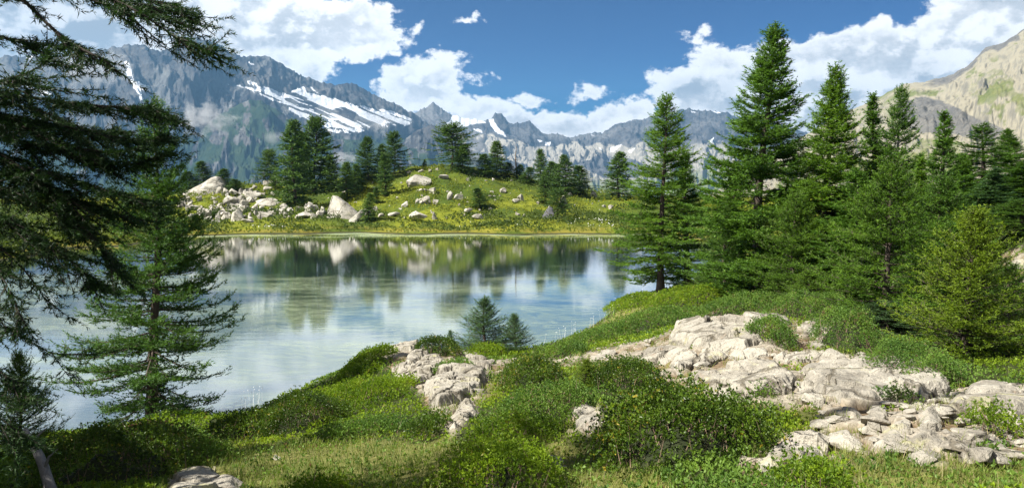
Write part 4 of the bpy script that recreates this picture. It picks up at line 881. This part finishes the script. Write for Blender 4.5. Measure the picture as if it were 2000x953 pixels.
FB = [(425,379,24,14,'squarish block against the right foot of the wedge boulder'),(456,385,32,15,'rounded boulder right of the squarish block'),(481,376,28,10,'low boulder behind the rounded one on the pile crest'),(497,373,12,13,'small upright triangular stone on the pile crest'),
 (493,388,36,14,'wide smooth boulder below the upright triangular stone'),(520,376,28,11,'flat-topped boulder on the crest left of the stacked pair'),(528,364,30,14,'left rock of the stacked pair beside the tallest trees'),(546,361,28,16,'right taller rock of the stacked pair beside the tallest trees'),
 (521,403,52,15,'long low slab in the grass right of the rock pile'),(447,405,30,24,'white spire-shaped rock in the middle of the pile'),(461,402,16,18,'dark-sided rock beside the white spire'),(470,405,26,13,'wedge below the spire on its right'),
 (397,423,36,15,'broad white boulder low at the left of the pile'),(374,428,20,12,'boulder left of the broad white one'),(434,420,24,13,'rounded boulder between the broad white one and the cracked one'),(463,432,36,20,'cracked grey boulder at the lower edge of the pile'),
 (500,422,11,12,'small upright stone in the lower row'),(518,425,28,10,'low white rock right of the upright one in the lower row'),(549,419,17,13,'round stone in the middle of the lower row'),(564,418,20,12,'round stone right of its twin in the lower row'),
 (588,424,44,9,'long flat rock in the lower row'),(596,412,14,14,'grey block standing at the end of the lower row'),(614,414,24,12,'low rock between the grey block and the leaning boulder'),(612,427,18,10,'white rock in front of the low one left of the leaning boulder'),(498,409,14,7,'small white stone under the long low slab'),
 (482,436,30,8,'flat rock below the cracked grey boulder'),(420,436,26,6,'thin slab at the lower left edge of the pile'),(372,412,40,10,'broad rock at the left end of the pile'),
 (817,364,46,22,'large smooth tilted slab high on the hill'),(863,351,24,9,'flat pale rock right of the large tilted slab'),(799,339,24,4,'thin flat rock on the hilltop left of the larch'),(824,337,15,5,'small flat rock on the hilltop'),(840,338,11,8,'small round rock on the hilltop left of the larch'),(854,334,7,5,'tiny rock on the crest next to the hilltop larch'),
 (844,379,22,14,'pointed white rock below the large tilted slab'),(823,376,24,7,'low rock left of the pointed white one'),(879,391,14,18,'tall narrow rock, left of a pair in the middle of the hillside'),(897,395,26,17,'bulky cracked rock, right of the pair in the middle of the hillside'),(912,398,14,4,'thin low rock right of the bulky cracked one'),
 (832,400,28,16,'rounded rock in the middle of a trio on the left hillside'),(815,401,9,12,'thin upright rock at the left of the trio'),(850,399,13,11,'dark-sided rock at the right of the trio'),(793,405,19,11,'rounded rock left of the trio'),
 (817,433,46,20,'large flat-topped white boulder near the far shore'),(848,429,14,14,'dark triangular rock right of the large flat-topped boulder'),(768,424,25,9,'low white rock left of the large flat-topped boulder'),(744,425,12,9,'small rock between low white rock and grey-green conifer'),(716,421,16,12,'white rock behind the small grey-green conifer'),(735,412,14,8,'small rock above the low white one near shore'),
 (914,417,17,11,'white rock under the bulky cracked one, near the shore slope'),(934,427,30,9,'long white rock leaning right near the far shore'),(957,388,22,6,'thin flat rock right of the lone small conifer'),(960,378,9,5,'small flat stone above the thin flat rock'),(982,377,18,10,'pale slanting rock high on the right slope'),
 (939,406,14,3,'thin stone at the foot of the lone small conifer'),(1007,396,22,8,'low rock of the right-hand group on the slope'),(1018,392,13,12,'upright rock of the right-hand group on the slope'),(1055,425,11,5,'white stone at the left foot of the dark boulder'),(1101,401,24,16,'grey rock behind the crooked larch'),
 (1113,384,9,8,'small rock right of the last broad conifer'),(1157,385,20,13,'pale round boulder on the skyline at the right end of the hill'),(1194,409,13,8,'small rock near the shore tree beyond the pond'),(1180,405,11,5,'low stone beside the small pond'),(925,342,10,4,'small rock on the crest right of the hilltop larch'),(1013,390,8,7,'small dark rock in the right-hand group')]
for px, b, w, h, lab in FB: fboulder(px, b, w, h, lab)
rg = np.random.default_rng(8)
for i in range(150):     # small rubble of the pile
    while True:
        px = rg.uniform(340, 640); py = rg.uniform(378, 436)
        if polysd(np.array([px]), np.array([py]), [(345,392),(440,378),(520,376),(545,392),(500,398),(480,412),(560,410),(640,408),(640,428),(560,428),(480,436),(380,434),(350,420)])[0] > 0: break
    w = rg.uniform(6, 19); fboulder(px, py, w, w*rg.uniform(0.45, 0.9), 'small pale rubble stone in the boulder pile across the lake', group='small rubble of the rock pile', name='stone')
for i in range(75):
    px = rg.uniform(640, 1210); py = rg.uniform(345, 432); P = hit(px, py, 60)
    if P[1] > 175 or P[2] < 0.4: continue
    w = rg.uniform(3, 9); fboulder(px, py, w, w*rg.uniform(0.4, 0.8), 'small pale stone scattered in the heath of the far hill', group='small stones on the far hill', name='stone')

SL = [
 ([(1305,666),(1325,645),(1388,611),(1446,614),(1473,643),(1482,672),(1460,683),(1388,690),(1320,681)],.30,'largest smooth slab at the top of the bare outcrop, its right edge broken and dark'),
 ([(1451,618),(1482,612),(1532,616),(1545,641),(1496,657),(1475,643)],.16,'flat slab behind and right of the largest slab, above the round juniper'),
 ([(1217,713),(1266,686),(1316,679),(1354,684),(1300,717)],.14,'long pale slab left below the largest slab'),
 ([(1307,724),(1311,695),(1361,686),(1367,713),(1325,735)],.14,'squarish slab under the left end of the largest slab'),
 ([(1370,690),(1415,679),(1422,697),(1397,710),(1370,713)],.10,'small slab wedged below the middle of the largest slab'),
 ([(1415,702),(1433,686),(1491,684),(1509,698),(1451,706)],.12,'low oval slab left below the round juniper'),
 ([(1356,764),(1406,725),(1487,725),(1534,731),(1552,758),(1543,773),(1451,787),(1370,778)],.26,'broad domed slab just above the big dark bush'),
 ([(1559,728),(1604,699),(1653,697),(1673,726),(1631,742),(1568,744)],.20,'lichen-yellow slab in the middle of the outcrop'),
 ([(1566,748),(1631,744),(1680,717),(1752,716),(1822,740),(1852,772),(1811,787),(1721,782),(1640,787),(1608,778)],.24,'wide sloping slab ending in layered edges at the right'),
 ([(1550,764),(1586,749),(1610,778),(1600,791),(1550,778)],.10,'small cracked slab between the domed and the wide sloping slab'),
 ([(1521,706),(1554,690),(1600,687),(1615,696),(1554,712)],.10,'thin slab right below the round juniper'),
 ([(1491,895),(1532,861),(1600,854),(1628,870),(1624,898),(1554,912),(1505,934),(1442,916)],.12,'flat grey slab lying right below the big dark bush'),
 ([(1851,796),(1901,771),(1964,759),(1984,776),(2002,785),(2060,812),(1995,827),(1923,818),(1874,814)],.20,'large slab at the right edge under the trees'),
 ([(1784,814),(1820,795),(1844,812),(1840,835),(1815,841),(1788,827)],.12,'block left of the large slab at the right edge'),
 ([(1734,836),(1766,816),(1790,830),(1768,850),(1743,845)],.10,'tilted block left of the pair of lower right blocks'),
 ([(1770,850),(1793,834),(1829,843),(1867,861),(1862,881),(1820,881),(1779,872)],.12,'widest of the broken blocks at the lower right'),
 ([(1829,841),(1856,829),(1869,857),(1838,852)],.10,'small wedge block touching the widest broken block'),
 ([(1705,872),(1748,849),(1768,861),(1739,877),(1721,881)],.08,'flat pointed block left of the widest broken block'),
 ([(1887,841),(1910,833),(1939,852),(1910,863)],.08,'small block below the large slab at the right edge'),
 ([(1914,872),(1941,860),(1957,870),(1950,884)],.07,'small pale block at the lower right'),
 ([(1671,814),(1685,802),(1705,821),(1689,827)],.08,'single stone in the dry grass below the wide sloping slab'),
 ([(1120,836),(1134,815),(1158,811),(1178,830),(1145,854)],.12,'lower white rock left of the big dark bush'),
 ([(1122,809),(1149,791),(1165,803),(1136,818)],.10,'upper white rock left of the big dark bush'),
 ([(1152,692),(1199,688),(1210,704),(1163,710)],.07,'flat rock at the left tip of the outcrop'),
 ([(1560,640),(1590,632),(1625,648),(1600,658),(1570,655)],.08,'broken slab behind the round juniper'),
 ([(1620,655),(1655,650),(1668,662),(1640,672)],.07,'pale stone at the top right of the outcrop under the trees'),
 ([(1575,668),(1610,662),(1640,676),(1600,684)],.06,'low plate right of the round juniper'),
 ([(730,694),(751,681),(792,671),(817,679),(808,694),(751,710)],.32,'smooth pale rock reaching out to the water, farthest left of the rocky point'),
 ([(773,735),(800,704),(825,691),(841,698),(821,712),(792,743)],.24,'left of two long split rocks with reddish soil between them'),
 ([(788,751),(808,721),(837,701),(864,708),(868,718),(845,739),(817,753)],.26,'right of two long split rocks with reddish soil between them'),
 ([(899,688),(924,691),(965,710),(950,727),(924,739),(899,731),(918,712)],.10,'pale flat rock left below the pair of young spruces'),
 ([(827,764),(862,732),(924,732),(950,745),(942,762),(915,780),(854,797),(831,778)],.32,'big domed yellowish rock with a dark crack on the point'),
 ([(868,846),(887,815),(907,790),(928,790),(938,807),(903,842),(887,852)],.14,'tongue-shaped white rock below the domed yellowish rock'),
 ([(1060,904),(1084,898),(1103,925),(1088,922)],.10,'small white rock in the green shrubs at the bottom middle'),
 ([(528,897),(538,888),(547,895),(540,900)],.07,'tiny white stone alone in the grass at the lower left'),
 ([(320,985),(335,930),(380,918),(430,922),(466,950),(470,990)],.14,'pale rounded rock cut by the bottom edge at the left'),
 ([(1955,512),(1985,505),(2030,512),(2020,530),(1970,528)],.15,'pale rock under the trees at the right edge')]
def slab(poly, th, label, seed):
    rng = np.random.default_rng(seed); th = th*0.62
    W = np.array([hit(px, min(py, 1000)) for px, py in poly]); c = W.mean(0)
    keep = np.abs(W[:, 1]-c[1]) < 6; W = W[keep]
    lo = W.min(0)-0.15; hi = W.max(0)+0.15; n = int(np.clip(max(hi[0]-lo[0], hi[1]-lo[1])/0.022, 50, 150))
    x = np.linspace(lo[0], hi[0], n); y = np.linspace(lo[1], hi[1], n); X, Y = np.meshgrid(x, y)
    rag = 0.10+0.02*(hi[0]-lo[0])
    sd = polysd(X, Y, W[:, :2]) + (fbm(X*2.5, Y*2.5, 4, seed)-0.5)*rag*2
    # plane through the outline plus thickness
    A_ = np.c_[W[:, 0], W[:, 1], np.ones(len(W))]; co = np.linalg.lstsq(A_.T@A_+np.eye(3)*1e-3, A_.T@W[:, 2], rcond=None)[0]
    plane = co[0]*X+co[1]*Y+co[2]
    G = gzl(X, Y); top = np.maximum(plane*0.6+G*0.4, G-0.05)
    cs = 1.25/max(0.45, (hi[0]-lo[0])/2.4)
    e, iv = cells(X+(fbm(X*2, Y*2, 3, seed)-.5)*.3, Y*0.8+X*0.2, cs, seed+3)
    tlt = (np.sin(iv*57)*(X-c[0]) + np.cos(iv*91)*(Y-c[1]))*0.10
    e2, iv2 = cells(X+(fbm(X*3, Y*3, 3, seed+9)-.5)*.25, Y*1.2, cs*2.6, seed+5)
    tlt = np.clip(tlt, -0.045, 0.045) + (iv2-0.5)*0.014*(iv > 0.5)
    crack = 1-sst(e, 0.0, 0.05)
    R_ = max((hi[0]-lo[0]), 0.4)
    dome = np.clip(sd/(R_*0.35), 0, 1)**0.6
    H = top + th*(0.25+0.55*sst(sd, 0, 0.09)+0.2*dome) + (fbm(X*1.1, Y*1.1, 3, seed+1)-0.5)*th*0.4 + tlt + (fbm(X*7, Y*7, 4, seed+2)-0.5)*0.022 + (fbm(X*22, Y*22, 3, seed+12)-0.5)*0.014 - 0.02*(1-sst(np.abs(fbm(X*1.6+Y*0.5, Y*3.2, 3, seed+14)-0.5), 0.0, 0.012)) + (iv-0.5)*0.02 - crack*0.05
    H = np.where(sd < 0, np.minimum(H, G) - 0.12 + sd*0.5, H)
    V = np.stack([X, Y, H], -1).reshape(-1, 3); Q = gridfaces(n, n); ok = (sd.ravel()[Q] > -0.12).all(1); Q = Q[ok]
    u, inv = np.unique(Q, return_inverse=True); V = V[u]; Q = inv.reshape(-1, 4); org = V.mean(0)
    o = mesh_np('rock', V-org, None, Q, M_rock, None, False); o.location = org
    tag(o, label, 'rock', 'slabs and blocks of the near outcrop')
for i, (poly, th, lab) in enumerate(SL): slab(poly, th, lab, 300+i)
SHORT = ['largest slab at the top','slab above the round juniper','long pale slab on the left','squarish slab','small wedged slab','low oval slab','domed slab above the big dark bush','lichen-yellow slab','wide sloping slab','small cracked slab','thin slab below the round juniper','flat grey slab below the big bush','large slab at the right edge','block left of the right edge slab','tilted block','widest broken block','small wedge block','flat pointed block','small block below the right edge slab','small pale block','single stone in dry grass','lower white rock','upper white rock','flat rock at the left tip','broken slab behind the juniper','stone under the trees','low plate','smooth rock reaching the water','left split rock','right split rock','pale flat rock below the spruces','domed yellowish rock','tongue-shaped rock','small white rock in shrubs','tiny white stone','rounded rock at the bottom edge','pale rock under the right-edge trees']
SC = np.array([np.mean(np.array(q[0]), 0) for q in SL])
RN = [rock_mesh(200+i, 10+i, 0.6, 2, 0.04, 'stone', M_rock) for i in range(6)]
GP = [GRAVEL[0], GRAVEL[2], GRAVEL[1], GRAVEL[3]]
cnt = 0
for i in range(900):
    if cnt >= 170: break
    g_ = GP[rg.choice(4, p=[.42, .40, .08, .10])]; a = np.array(g_)
    px = rg.uniform(a[:, 0].min(), min(a[:, 0].max(), 2010)); py = rg.uniform(a[:, 1].min(), a[:, 1].max())
    if polysd(np.array([px]), np.array([py]), g_)[0] < 4 or any(polysd(np.array([px]), np.array([py]), s[0])[0] > -2 for s in SL): continue
    P = hit(px, py); s = rg.uniform(0.05, 0.26)*rg.uniform(0.5, 1)
    link('stone', RN[rg.integers(0, 6)], P+[0, 0, s*0.08], (rg.normal(0, .2), rg.normal(0, .2), rg.random()*6.28), (s*1.3, s, s*0.8), 'small loose stone lying beside the '+SHORT[int(np.argmin(((SC-[px, py])**2).sum(1)))], 'stone', 'loose stones of the near outcrop'); cnt += 1

# ============================================================ leafy things
def leaves(buf, P, N, L, W, k, rng, v, up=0.35, spread=0.9):
    """k small diamond leaves around each shoot point"""
    n = len(P); P = np.repeat(P, k, 0); N = np.repeat(N, k, 0); L = np.repeat(L, k); W = np.repeat(W, k)
    d = nrm(N + rng.normal(size=(n*k, 3))*spread + np.array([0, 0, up])); s = nrm(np.cross(d, rng.normal(size=(n*k, 3))))
    L = L*rng.uniform(0.6, 1.2, n*k)
    mid = P+d*(L*0.55)[:, None]
    V = np.stack([P, mid-s*(W/2)[:, None], P+d*L[:, None], mid+s*(W/2)[:, None]], 1).reshape(-1, 3)
    vv = np.clip(np.repeat(v, k)+rng.normal(0, 0.10, n*k), 0, 1)
    buf.addQ(V, np.arange(4*n*k).reshape(-1, 4), np.repeat(vv, 4))
def bush(px, py, w, depth, h, mat, label, seed, dens=1.0, leaf=(0.024, 0.010), k=5, name='bush', group='low bushes of the near bank', spiky=0.06):
    """px,py = middle of its front edge in the photo, w in px, depth and h in metres"""
    rng = np.random.default_rng(seed); P0 = hit(px, py); W = w/F*P0[1]; c = np.array([P0[0], P0[1]+depth/2])
    rx, ry = W/2, depth/2
    sc_ = P0[1]/9.0; lf = (leaf[0]*max(1, sc_**0.8), leaf[1]*max(1, sc_**0.8))
    area = math.pi*rx*ry*1.5+h*2*(rx+ry)*0.8; n = int(area/(lf[0]*lf[1]*k*0.5)*0.85*dens); n = min(n, 24000)
    a = rng.random(n)*2*math.pi; r = np.sqrt(rng.random(n))
    edge = 1+(fbm(np.cos(a)*1.6+seed, np.sin(a)*1.6, 3, seed)-0.5)*0.7
    def surf(x, y):   # x,y in unit disc
        rr = np.clip(np.hypot(x, y), 0, 1); X = c[0]+x*rx; Y = c[1]+y*ry
        return gzl(X, Y)+h*(1-rr**2.6)**0.62*(0.62+0.75*fbm(X*1.9+seed, Y*1.9, 3, seed+1))
    x = r*np.cos(a)*edge; y = r*np.sin(a)*edge; ux, uy = r*np.cos(a), r*np.sin(a)
    Z = surf(ux, uy); e = 0.03
    gxn = (surf(ux+e, uy)-surf(ux-e, uy))/(2*e*rx); gyn = (surf(ux, uy+e)-surf(ux, uy-e))/(2*e*ry)
    N = nrm(np.stack([-np.clip(gxn, -3, 3), -np.clip(gyn, -3, 3), np.ones(n)], 1))
    P = np.stack([c[0]+x*rx, c[1]+y*ry, Z], 1) - N*(rng.random(n)**2*0.10)[:, None] + N*rng.random(n)[:, None]**3*spiky*1.6
    # inside fill down the front sides
    clump = fbm(P[:, 0]*5, P[:, 1]*5, 2, seed+5)
    b = Buf(); leaves(b, P, N, np.full(n, lf[0]), np.full(n, lf[1]), k, rng, np.clip(clump*1.3-0.25+rng.normal(0, 0.12, n), 0, 0.92)+(rng.random(n) < 0.03)*0.5, up=0.5)
    e_ = empty(name, (c[0], c[1], float(gzl(c[0], c[1]))))
    o = b.build('foliage', mat, e_); o.location = -Vector(e_.location)
    # woody core
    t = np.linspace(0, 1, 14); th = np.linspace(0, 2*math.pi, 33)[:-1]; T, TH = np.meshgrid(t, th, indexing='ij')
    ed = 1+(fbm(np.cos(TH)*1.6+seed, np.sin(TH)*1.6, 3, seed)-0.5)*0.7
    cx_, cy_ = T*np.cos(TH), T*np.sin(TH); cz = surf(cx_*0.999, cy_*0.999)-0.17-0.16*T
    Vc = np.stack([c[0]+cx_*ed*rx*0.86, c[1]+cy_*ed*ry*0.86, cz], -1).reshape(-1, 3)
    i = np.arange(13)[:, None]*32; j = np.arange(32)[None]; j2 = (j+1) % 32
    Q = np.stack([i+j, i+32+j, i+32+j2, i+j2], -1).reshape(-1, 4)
    ns = int(60+area*60); js = rng.integers(0, n, ns); tp = P[js]+N[js]*rng.uniform(-0.02, 0.07, ns)[:, None]; bs = tp+np.stack([rng.normal(0, .05, ns), rng.normal(0, .05, ns), -rng.uniform(.12, .25, ns)], 1)
    sdd = np.stack([np.full(ns, .0028), rng.normal(0, .002, ns), 0*bs[:, 2]], 1); St = np.stack([bs-sdd, bs+sdd, tp], 1).reshape(-1, 3); T3 = np.arange(3*ns).reshape(-1, 3)+len(Vc)
    o = mesh_np('stems', np.concatenate([Vc, St]), T3, Q, [M_core, M_stick], None, True, e_, matidx=[1]*ns+[0]*len(Q)); o.location = -Vector(e_.location)
    return tag(e_, label, 'bush', group)
bush(1375,920,405,1.4,0.50,M_rhodo,'big dark green bush with yellowed leaves in the lower right foreground',1,1.5,(0.027,0.012),6,spiky=0.12)
bush(1540,690,90,1.5,0.30,M_juni,'round juniper growing out of the bare outcrop',2,1.2)
bush(1235,775,155,1.5,0.38,M_rhodo,'rounded dark bush left of the domed slab',3,1.1)
bush(1040,775,140,2.0,0.34,M_rhodo,'dark green bush right of the domed yellowish rock',4,1.1)
bush(1070,840,250,1.6,0.26,M_juni,'wide spreading juniper mat with reddish gaps in the middle foreground',5,1.0)
bush(980,985,260,1.2,0.28,M_bil,'bright green bilberry mass at the bottom middle',6,1.2)
bush(600,1020,170,0.7,0.20,M_bil,'bright green bilberry clump at the bottom left of the middle',7,1.2)
bush(1000,880,220,0.8,0.18,M_bil,'bright green bilberry clump above the bottom middle mass',8,1.0)
bush(880,735,80,1.3,0.22,M_juni,'olive juniper lying over the rocks of the point',9,1.0)
bush(845,698,100,1.5,0.36,M_rhodo,'dark tuft of bush on top of the rocky point',10,1.1)
bush(690,755,120,3.5,0.34,M_bil,'green bush on the bank left of the rocky point',11,1.1)
bush(725,800,170,2.0,0.30,M_bil,'green bilberry bush beside the split rocks',12,1.1)
bush(620,820,220,2.4,0.36,M_bil,'broad green bush on the slope above the shore',13,1.1)
bush(540,860,190,2.2,0.45,M_rhodo,'dark shaded bush near the water right of the larch',14,1.1)
bush(690,868,200,1.0,0.17,M_juni,'grey-green juniper at the foot of the slope bushes',15,1.0)
bush(825,865,90,0.8,0.22,M_rhodo,'dark bush left of the tongue-shaped white rock',16,1.1)
bush(450,870,170,1.4,0.32,M_rhodo,'dark bush in shade right below the larch',17,1.1)
bush(230,900,230,2.0,0.28,M_juni,'olive juniper with rusty twigs left below the larch',18,1.0)
bush(262,880,150,0.8,0.30,M_red,'rusty red-brown dying juniper twigs below the larch',36,0.7)
bush(320,930,220,1.0,0.20,M_juni,'olive green juniper above the bottom left rock',19,1.0)
bush(90,980,280,2.2,0.50,M_rhodo,'black-green bush in deep shade at the bottom left corner',20,1.0)
bush(1480,1060,330,0.7,0.12,M_juni,'juniper mat at the bottom edge under the flat grey slab',21,1.1)
bush(1630,1000,190,0.6,0.18,M_bil,'green bush at the bottom edge right of the flat grey slab',22,1.0)
bush(1190,665,170,3.5,0.30,M_juni,'juniper along the shore right of the young spruces',23,1.0)
bush(1310,640,190,4.0,0.45,M_juni,'juniper climbing to the left side of the largest slab',24,1.0)
bush(1100,705,120,2.2,0.26,M_juni,'low green juniper right of the young spruces',25,1.0)
bush(1500,612,200,4.0,0.50,M_juni,'dark juniper under the tallest conifer',26,1.0)
bush(1640,635,170,3.5,0.55,M_juni,'juniper behind the top right of the outcrop',27,1.0)
bush(1720,715,110,2.0,0.50,M_juni,'grey-green juniper right of the outcrop below the low spruce',28,1.0)
bush(1860,765,210,1.6,0.40,M_juni,'dark juniper at the foot of the yellow-green larch',29,1.0)
bush(1380,600,180,6.0,0.50,M_bil,'green bush between the shore larch and the tallest tree',30,1.0)
bush(1250,600,110,6.0,0.35,M_bil,'bright bank bush at the foot of the shore larch',31,1.0)
bush(1990,870,110,0.6,0.22,M_bil,'green clump at the lower right edge',32,1.0)
bush(1495,782,60,0.4,0.10,M_juni,'small sprig of juniper on the domed slab edge',33,1.0)
bush(1770,790,90,0.5,0.14,M_juni,'small juniper under the layered edge of the wide sloping slab',34,1.0)
bush(950,700,80,2.4,0.28,M_bil,'green scrub around the feet of the young spruces',35,1.0)

# ---- ground cover between the bushes (uncountable)
def slabdist(x, y, z):
    px, py = proj(np.stack([x, y, z], -1)); m_ = np.full(x.shape, -1e3)
    for q in SL: m_ = np.maximum(m_, polysd(px, py, q[0]))
    return m_
def scatter(n, d0, d1, seed, x0=-500, x1=2800):
    rng = np.random.default_rng(seed); d = np.exp(rng.uniform(math.log(d0), math.log(d1), n)); t = rng.uniform(x0, x1, n)
    x = (t-1000)/F*d*cp; return rng, x, d, gzl(x, d)
rng, x, y, z = scatter(200000, 3.6, 62, 900)
a, b_ = zones(x, y, z); sdl = slabdist(x, y, z)
cov = fbm(x*1.1, y*1.1, 3, 91)
keep = (sdl < 1) & (rng.random(len(x)) < (1-a*(1-0.75*sst(cov, 0.54, 0.62)))*(1-b_*0.75)) & (z > 0.03)
x, y, z = x[keep], y[keep], z[keep]; n = len(x)
hgt = 0.10*fbm(x*2.2, y*2.2, 3, 92)+0.02
Np = nrm(np.stack([rng.normal(0, 0.3, n), rng.normal(0, 0.3, n), np.ones(n)], 1))
P = np.stack([x, y, z+hgt*rng.random(n)], 1); sz = 0.034*np.maximum(1, (y/9)**0.85)
which = fbm(x*0.55, y*0.55, 3, 93)+rng.normal(0, 0.03, n)
for nm, sel, mt, lb in (('bilberry_cover', which < 0.5, M_bil, 'low leafy green ground cover between the bushes of the near bank'), ('juniper_cover', which >= 0.5, M_juni, 'low grey-green creeping ground cover between the bushes of the near bank')):
    b = Buf(); leaves(b, P[sel], Np[sel], sz[sel], sz[sel]*0.42, 4, rng, np.clip(fbm(x[sel]*4, y[sel]*4, 2, 94)*1.3-0.2, 0, 0.92)+(rng.random(sel.sum()) < 0.02)*0.5, 0.3, 0.8)
    tag(b.build(nm, mt), lb, kind='stuff')
# ---- grass
def grass(name, x, y, z, rng, hmin, hmax, w, mat, label, lean=0.5):
    n = len(x); h = rng.uniform(hmin, hmax, n)*(0.6+0.8*fbm(x*1.5, y*1.5, 2, 60)); az = rng.random(n)*6.28+fbm(x*0.7, y*0.7, 2, 61)*8; le = rng.uniform(0.15, 1.0, n)*lean
    d = np.stack([np.cos(az)*le, np.sin(az)*le, np.ones(n)], 1); B = np.stack([x, y, z-0.01], 1)
    sdv = np.stack([-np.sin(az), np.cos(az), 0*az], 1)*(w/2)[:, None]
    M1 = B+d*(h*0.55)[:, None]; T_ = M1+nrm(d*np.array([1.9, 1.9, 0.75]))*(h*0.55)[:, None]
    V = np.stack([B-sdv, B+sdv, M1+sdv*0.7, M1-sdv*0.7, T_], 1).reshape(-1, 3); k = np.arange(n)[:, None]*5
    b = Buf(); v = np.clip(fbm(x*1.3, y*1.3, 3, 62)*1.5-0.35+rng.normal(0, 0.15, n), 0, 0.92)+(rng.random(n) < 0.06)*0.5
    b.V.append(V); b.Q.append(k+np.array([[0, 1, 2, 3]])); b.T.append(k+np.array([[3, 2, 4]])); b.A.append(np.repeat(np.clip(v, 0, 1), 5)); b.n = len(V)
    return tag(b.build(name, mat), label, kind='stuff')
rng, x, y, z = scatter(340000, 3.2, 45, 901)
a, b_ = zones(x, y, z); tuft = sst(fbm(x*2.3, y*2.3, 3, 95), 0.52, 0.60)
sdl = slabdist(x, y, z)
keep = (sdl < 1) & (rng.random(len(x)) < np.clip(b_*(1-a*0.85)*1.0+0.03+a*tuft*0.75+0.10*(1-a)*sst(z, 0.5, 0.1), 0, 1)) & (z > -0.02)
x, y, z = x[keep], y[keep], z[keep]
grass('grass', x, y, z, rng, 0.05, 0.14, 0.0045*np.maximum(1, (y/7)), M_grass, 'dry yellow-green grass of the near bank', 0.9)
# ---- heath on the far hill
rng, x, y, z = scatter(140000, 60, 185, 902, -100, 1500)
keep = (z > 0.12) & (rng.random(len(x)) < 0.18+0.82*sst(fbm(x*0.25, y*0.25, 3, 98), 0.44, 0.58)); x, y, z = x[keep], y[keep], z[keep]; n = len(x)
P = np.stack([x, y, z+rng.random(n)*0.10], 1); Np = np.tile([0, 0, 1.0], (n, 1)); sz = rng.uniform(0.18, 0.42, n)
cl = fbm(x*0.07+3, y*0.05, 3, 96)+0.12*(fbm(x*.4, y*.4, 2, 97)-.5); br = (cl > 0.535) & (z > 2.5)
tallm = sst(fbm(x*0.25, y*0.25, 3, 98), 0.5, 0.62)
P[:, 2] += tallm*rng.random(n)*0.75
for nm, sel, mt, lb in (('heath', ~br, M_heath, 'olive green low heath covering the far hill'), ('moss_heath', br, M_heathy, 'bright yellow-green low heath in patches on the far hill')):
    b = Buf(); leaves(b, P[sel], Np[sel], sz[sel], sz[sel]*0.5, 3, rng, np.clip(0.95-tallm[sel]*0.85+rng.normal(0, 0.15, sel.sum())-0.15, 0, 0.92), 0.1, 0.9)
    tag(b.build(nm, mt), lb, kind='stuff')
# ---- cotton grass at the water's edge
def cotton():
    rng = np.random.default_rng(31); b = Buf(); m, g, out = newmat('cotton_white'); s = g.add('ShaderNodeBsdfDiffuse'); s.inputs[0].default_value = (0.85, 0.85, 0.82, 1); g.l.new(s.outputs[0], out.inputs[0])
    pts = []
    for (x0, y0, x1, y1, n) in ((470, 800, 515, 785, 14), (1060, 668, 1150, 640, 14), (1150, 640, 1215, 600, 14), (1215, 600, 1262, 578, 12)):
        for i in range(n):
            t = rng.random(); pts.append(hit(x0+(x1-x0)*t+rng.normal(0, 4), y0+(y1-y0)*t+rng.uniform(0, 8)))
    for i in range(10): pts.append(hit(rng.uniform(880, 1200), rng.uniform(434, 450), 60))
    for i in range(24): pts.append(hit(rng.uniform(1110, 1200), rng.uniform(430, 448), 60))
    for i in range(20): pts.append(hit(rng.uniform(490, 560), rng.uniform(446, 450), 60))
    for P in pts:
        f = P[1] > 60; h = rng.uniform(0.25, 0.5) if not f else 0.5; s = 0.011 if not f else rng.uniform(0.04, 0.08)
        t = P+[rng.normal(0, 0.05), 0, h]; b.addT(np.array([P+[-.003, 0, 0], P+[.003, 0, 0], t]), np.array([[0, 1, 2]]), 0.3)
        o = np.array([(1, 0, 0), (-1, 0, 0), (0, 1, 0), (0, -1, 0), (0, 0, 1), (0, 0, -1)])*s*[1, 1, 1.2]+t
        b.addT(o, np.array([(0, 2, 4), (2, 1, 4), (1, 3, 4), (3, 0, 4), (2, 0, 5), (1, 2, 5), (3, 1, 5), (0, 3, 5)]), 0.5)
    tag(b.build('cotton_grass', m), 'white cotton grass heads dotted along the water edge', kind='stuff')
cotton()
# ---- bare leaning stump at the lower left
def stump():
    P0 = at(48, 842, 5.6); P1 = at(118, 985, 5.2); w = Buf(); t = np.linspace(0, 1, 9)[:, None]
    tube(w, P0+(P1-P0)*t+np.array([0.02, 0, 0])*np.sin(t*5), np.linspace(0.026, 0.040, 9), 10)
    e = empty('dead_sapling', P1); o = w.build('trunk', M_bark_grey, e, True); o.location = -P1
    w2 = Buf()
    for s in (0.25, 0.55): b = P0+(P1-P0)*s; tube(w2, [b, b+[0.05, -0.02, 0.10], b+[0.12, -0.03, 0.16]], [0.012, 0.008, 0.003], 4)
    o = w2.build('branch', M_bark_grey, e); o.location = -P1
    tag(e, 'bare grey leaning dead trunk in the lower left corner', 'dead tree')
stump()
print('objects', len(bpy.data.objects))
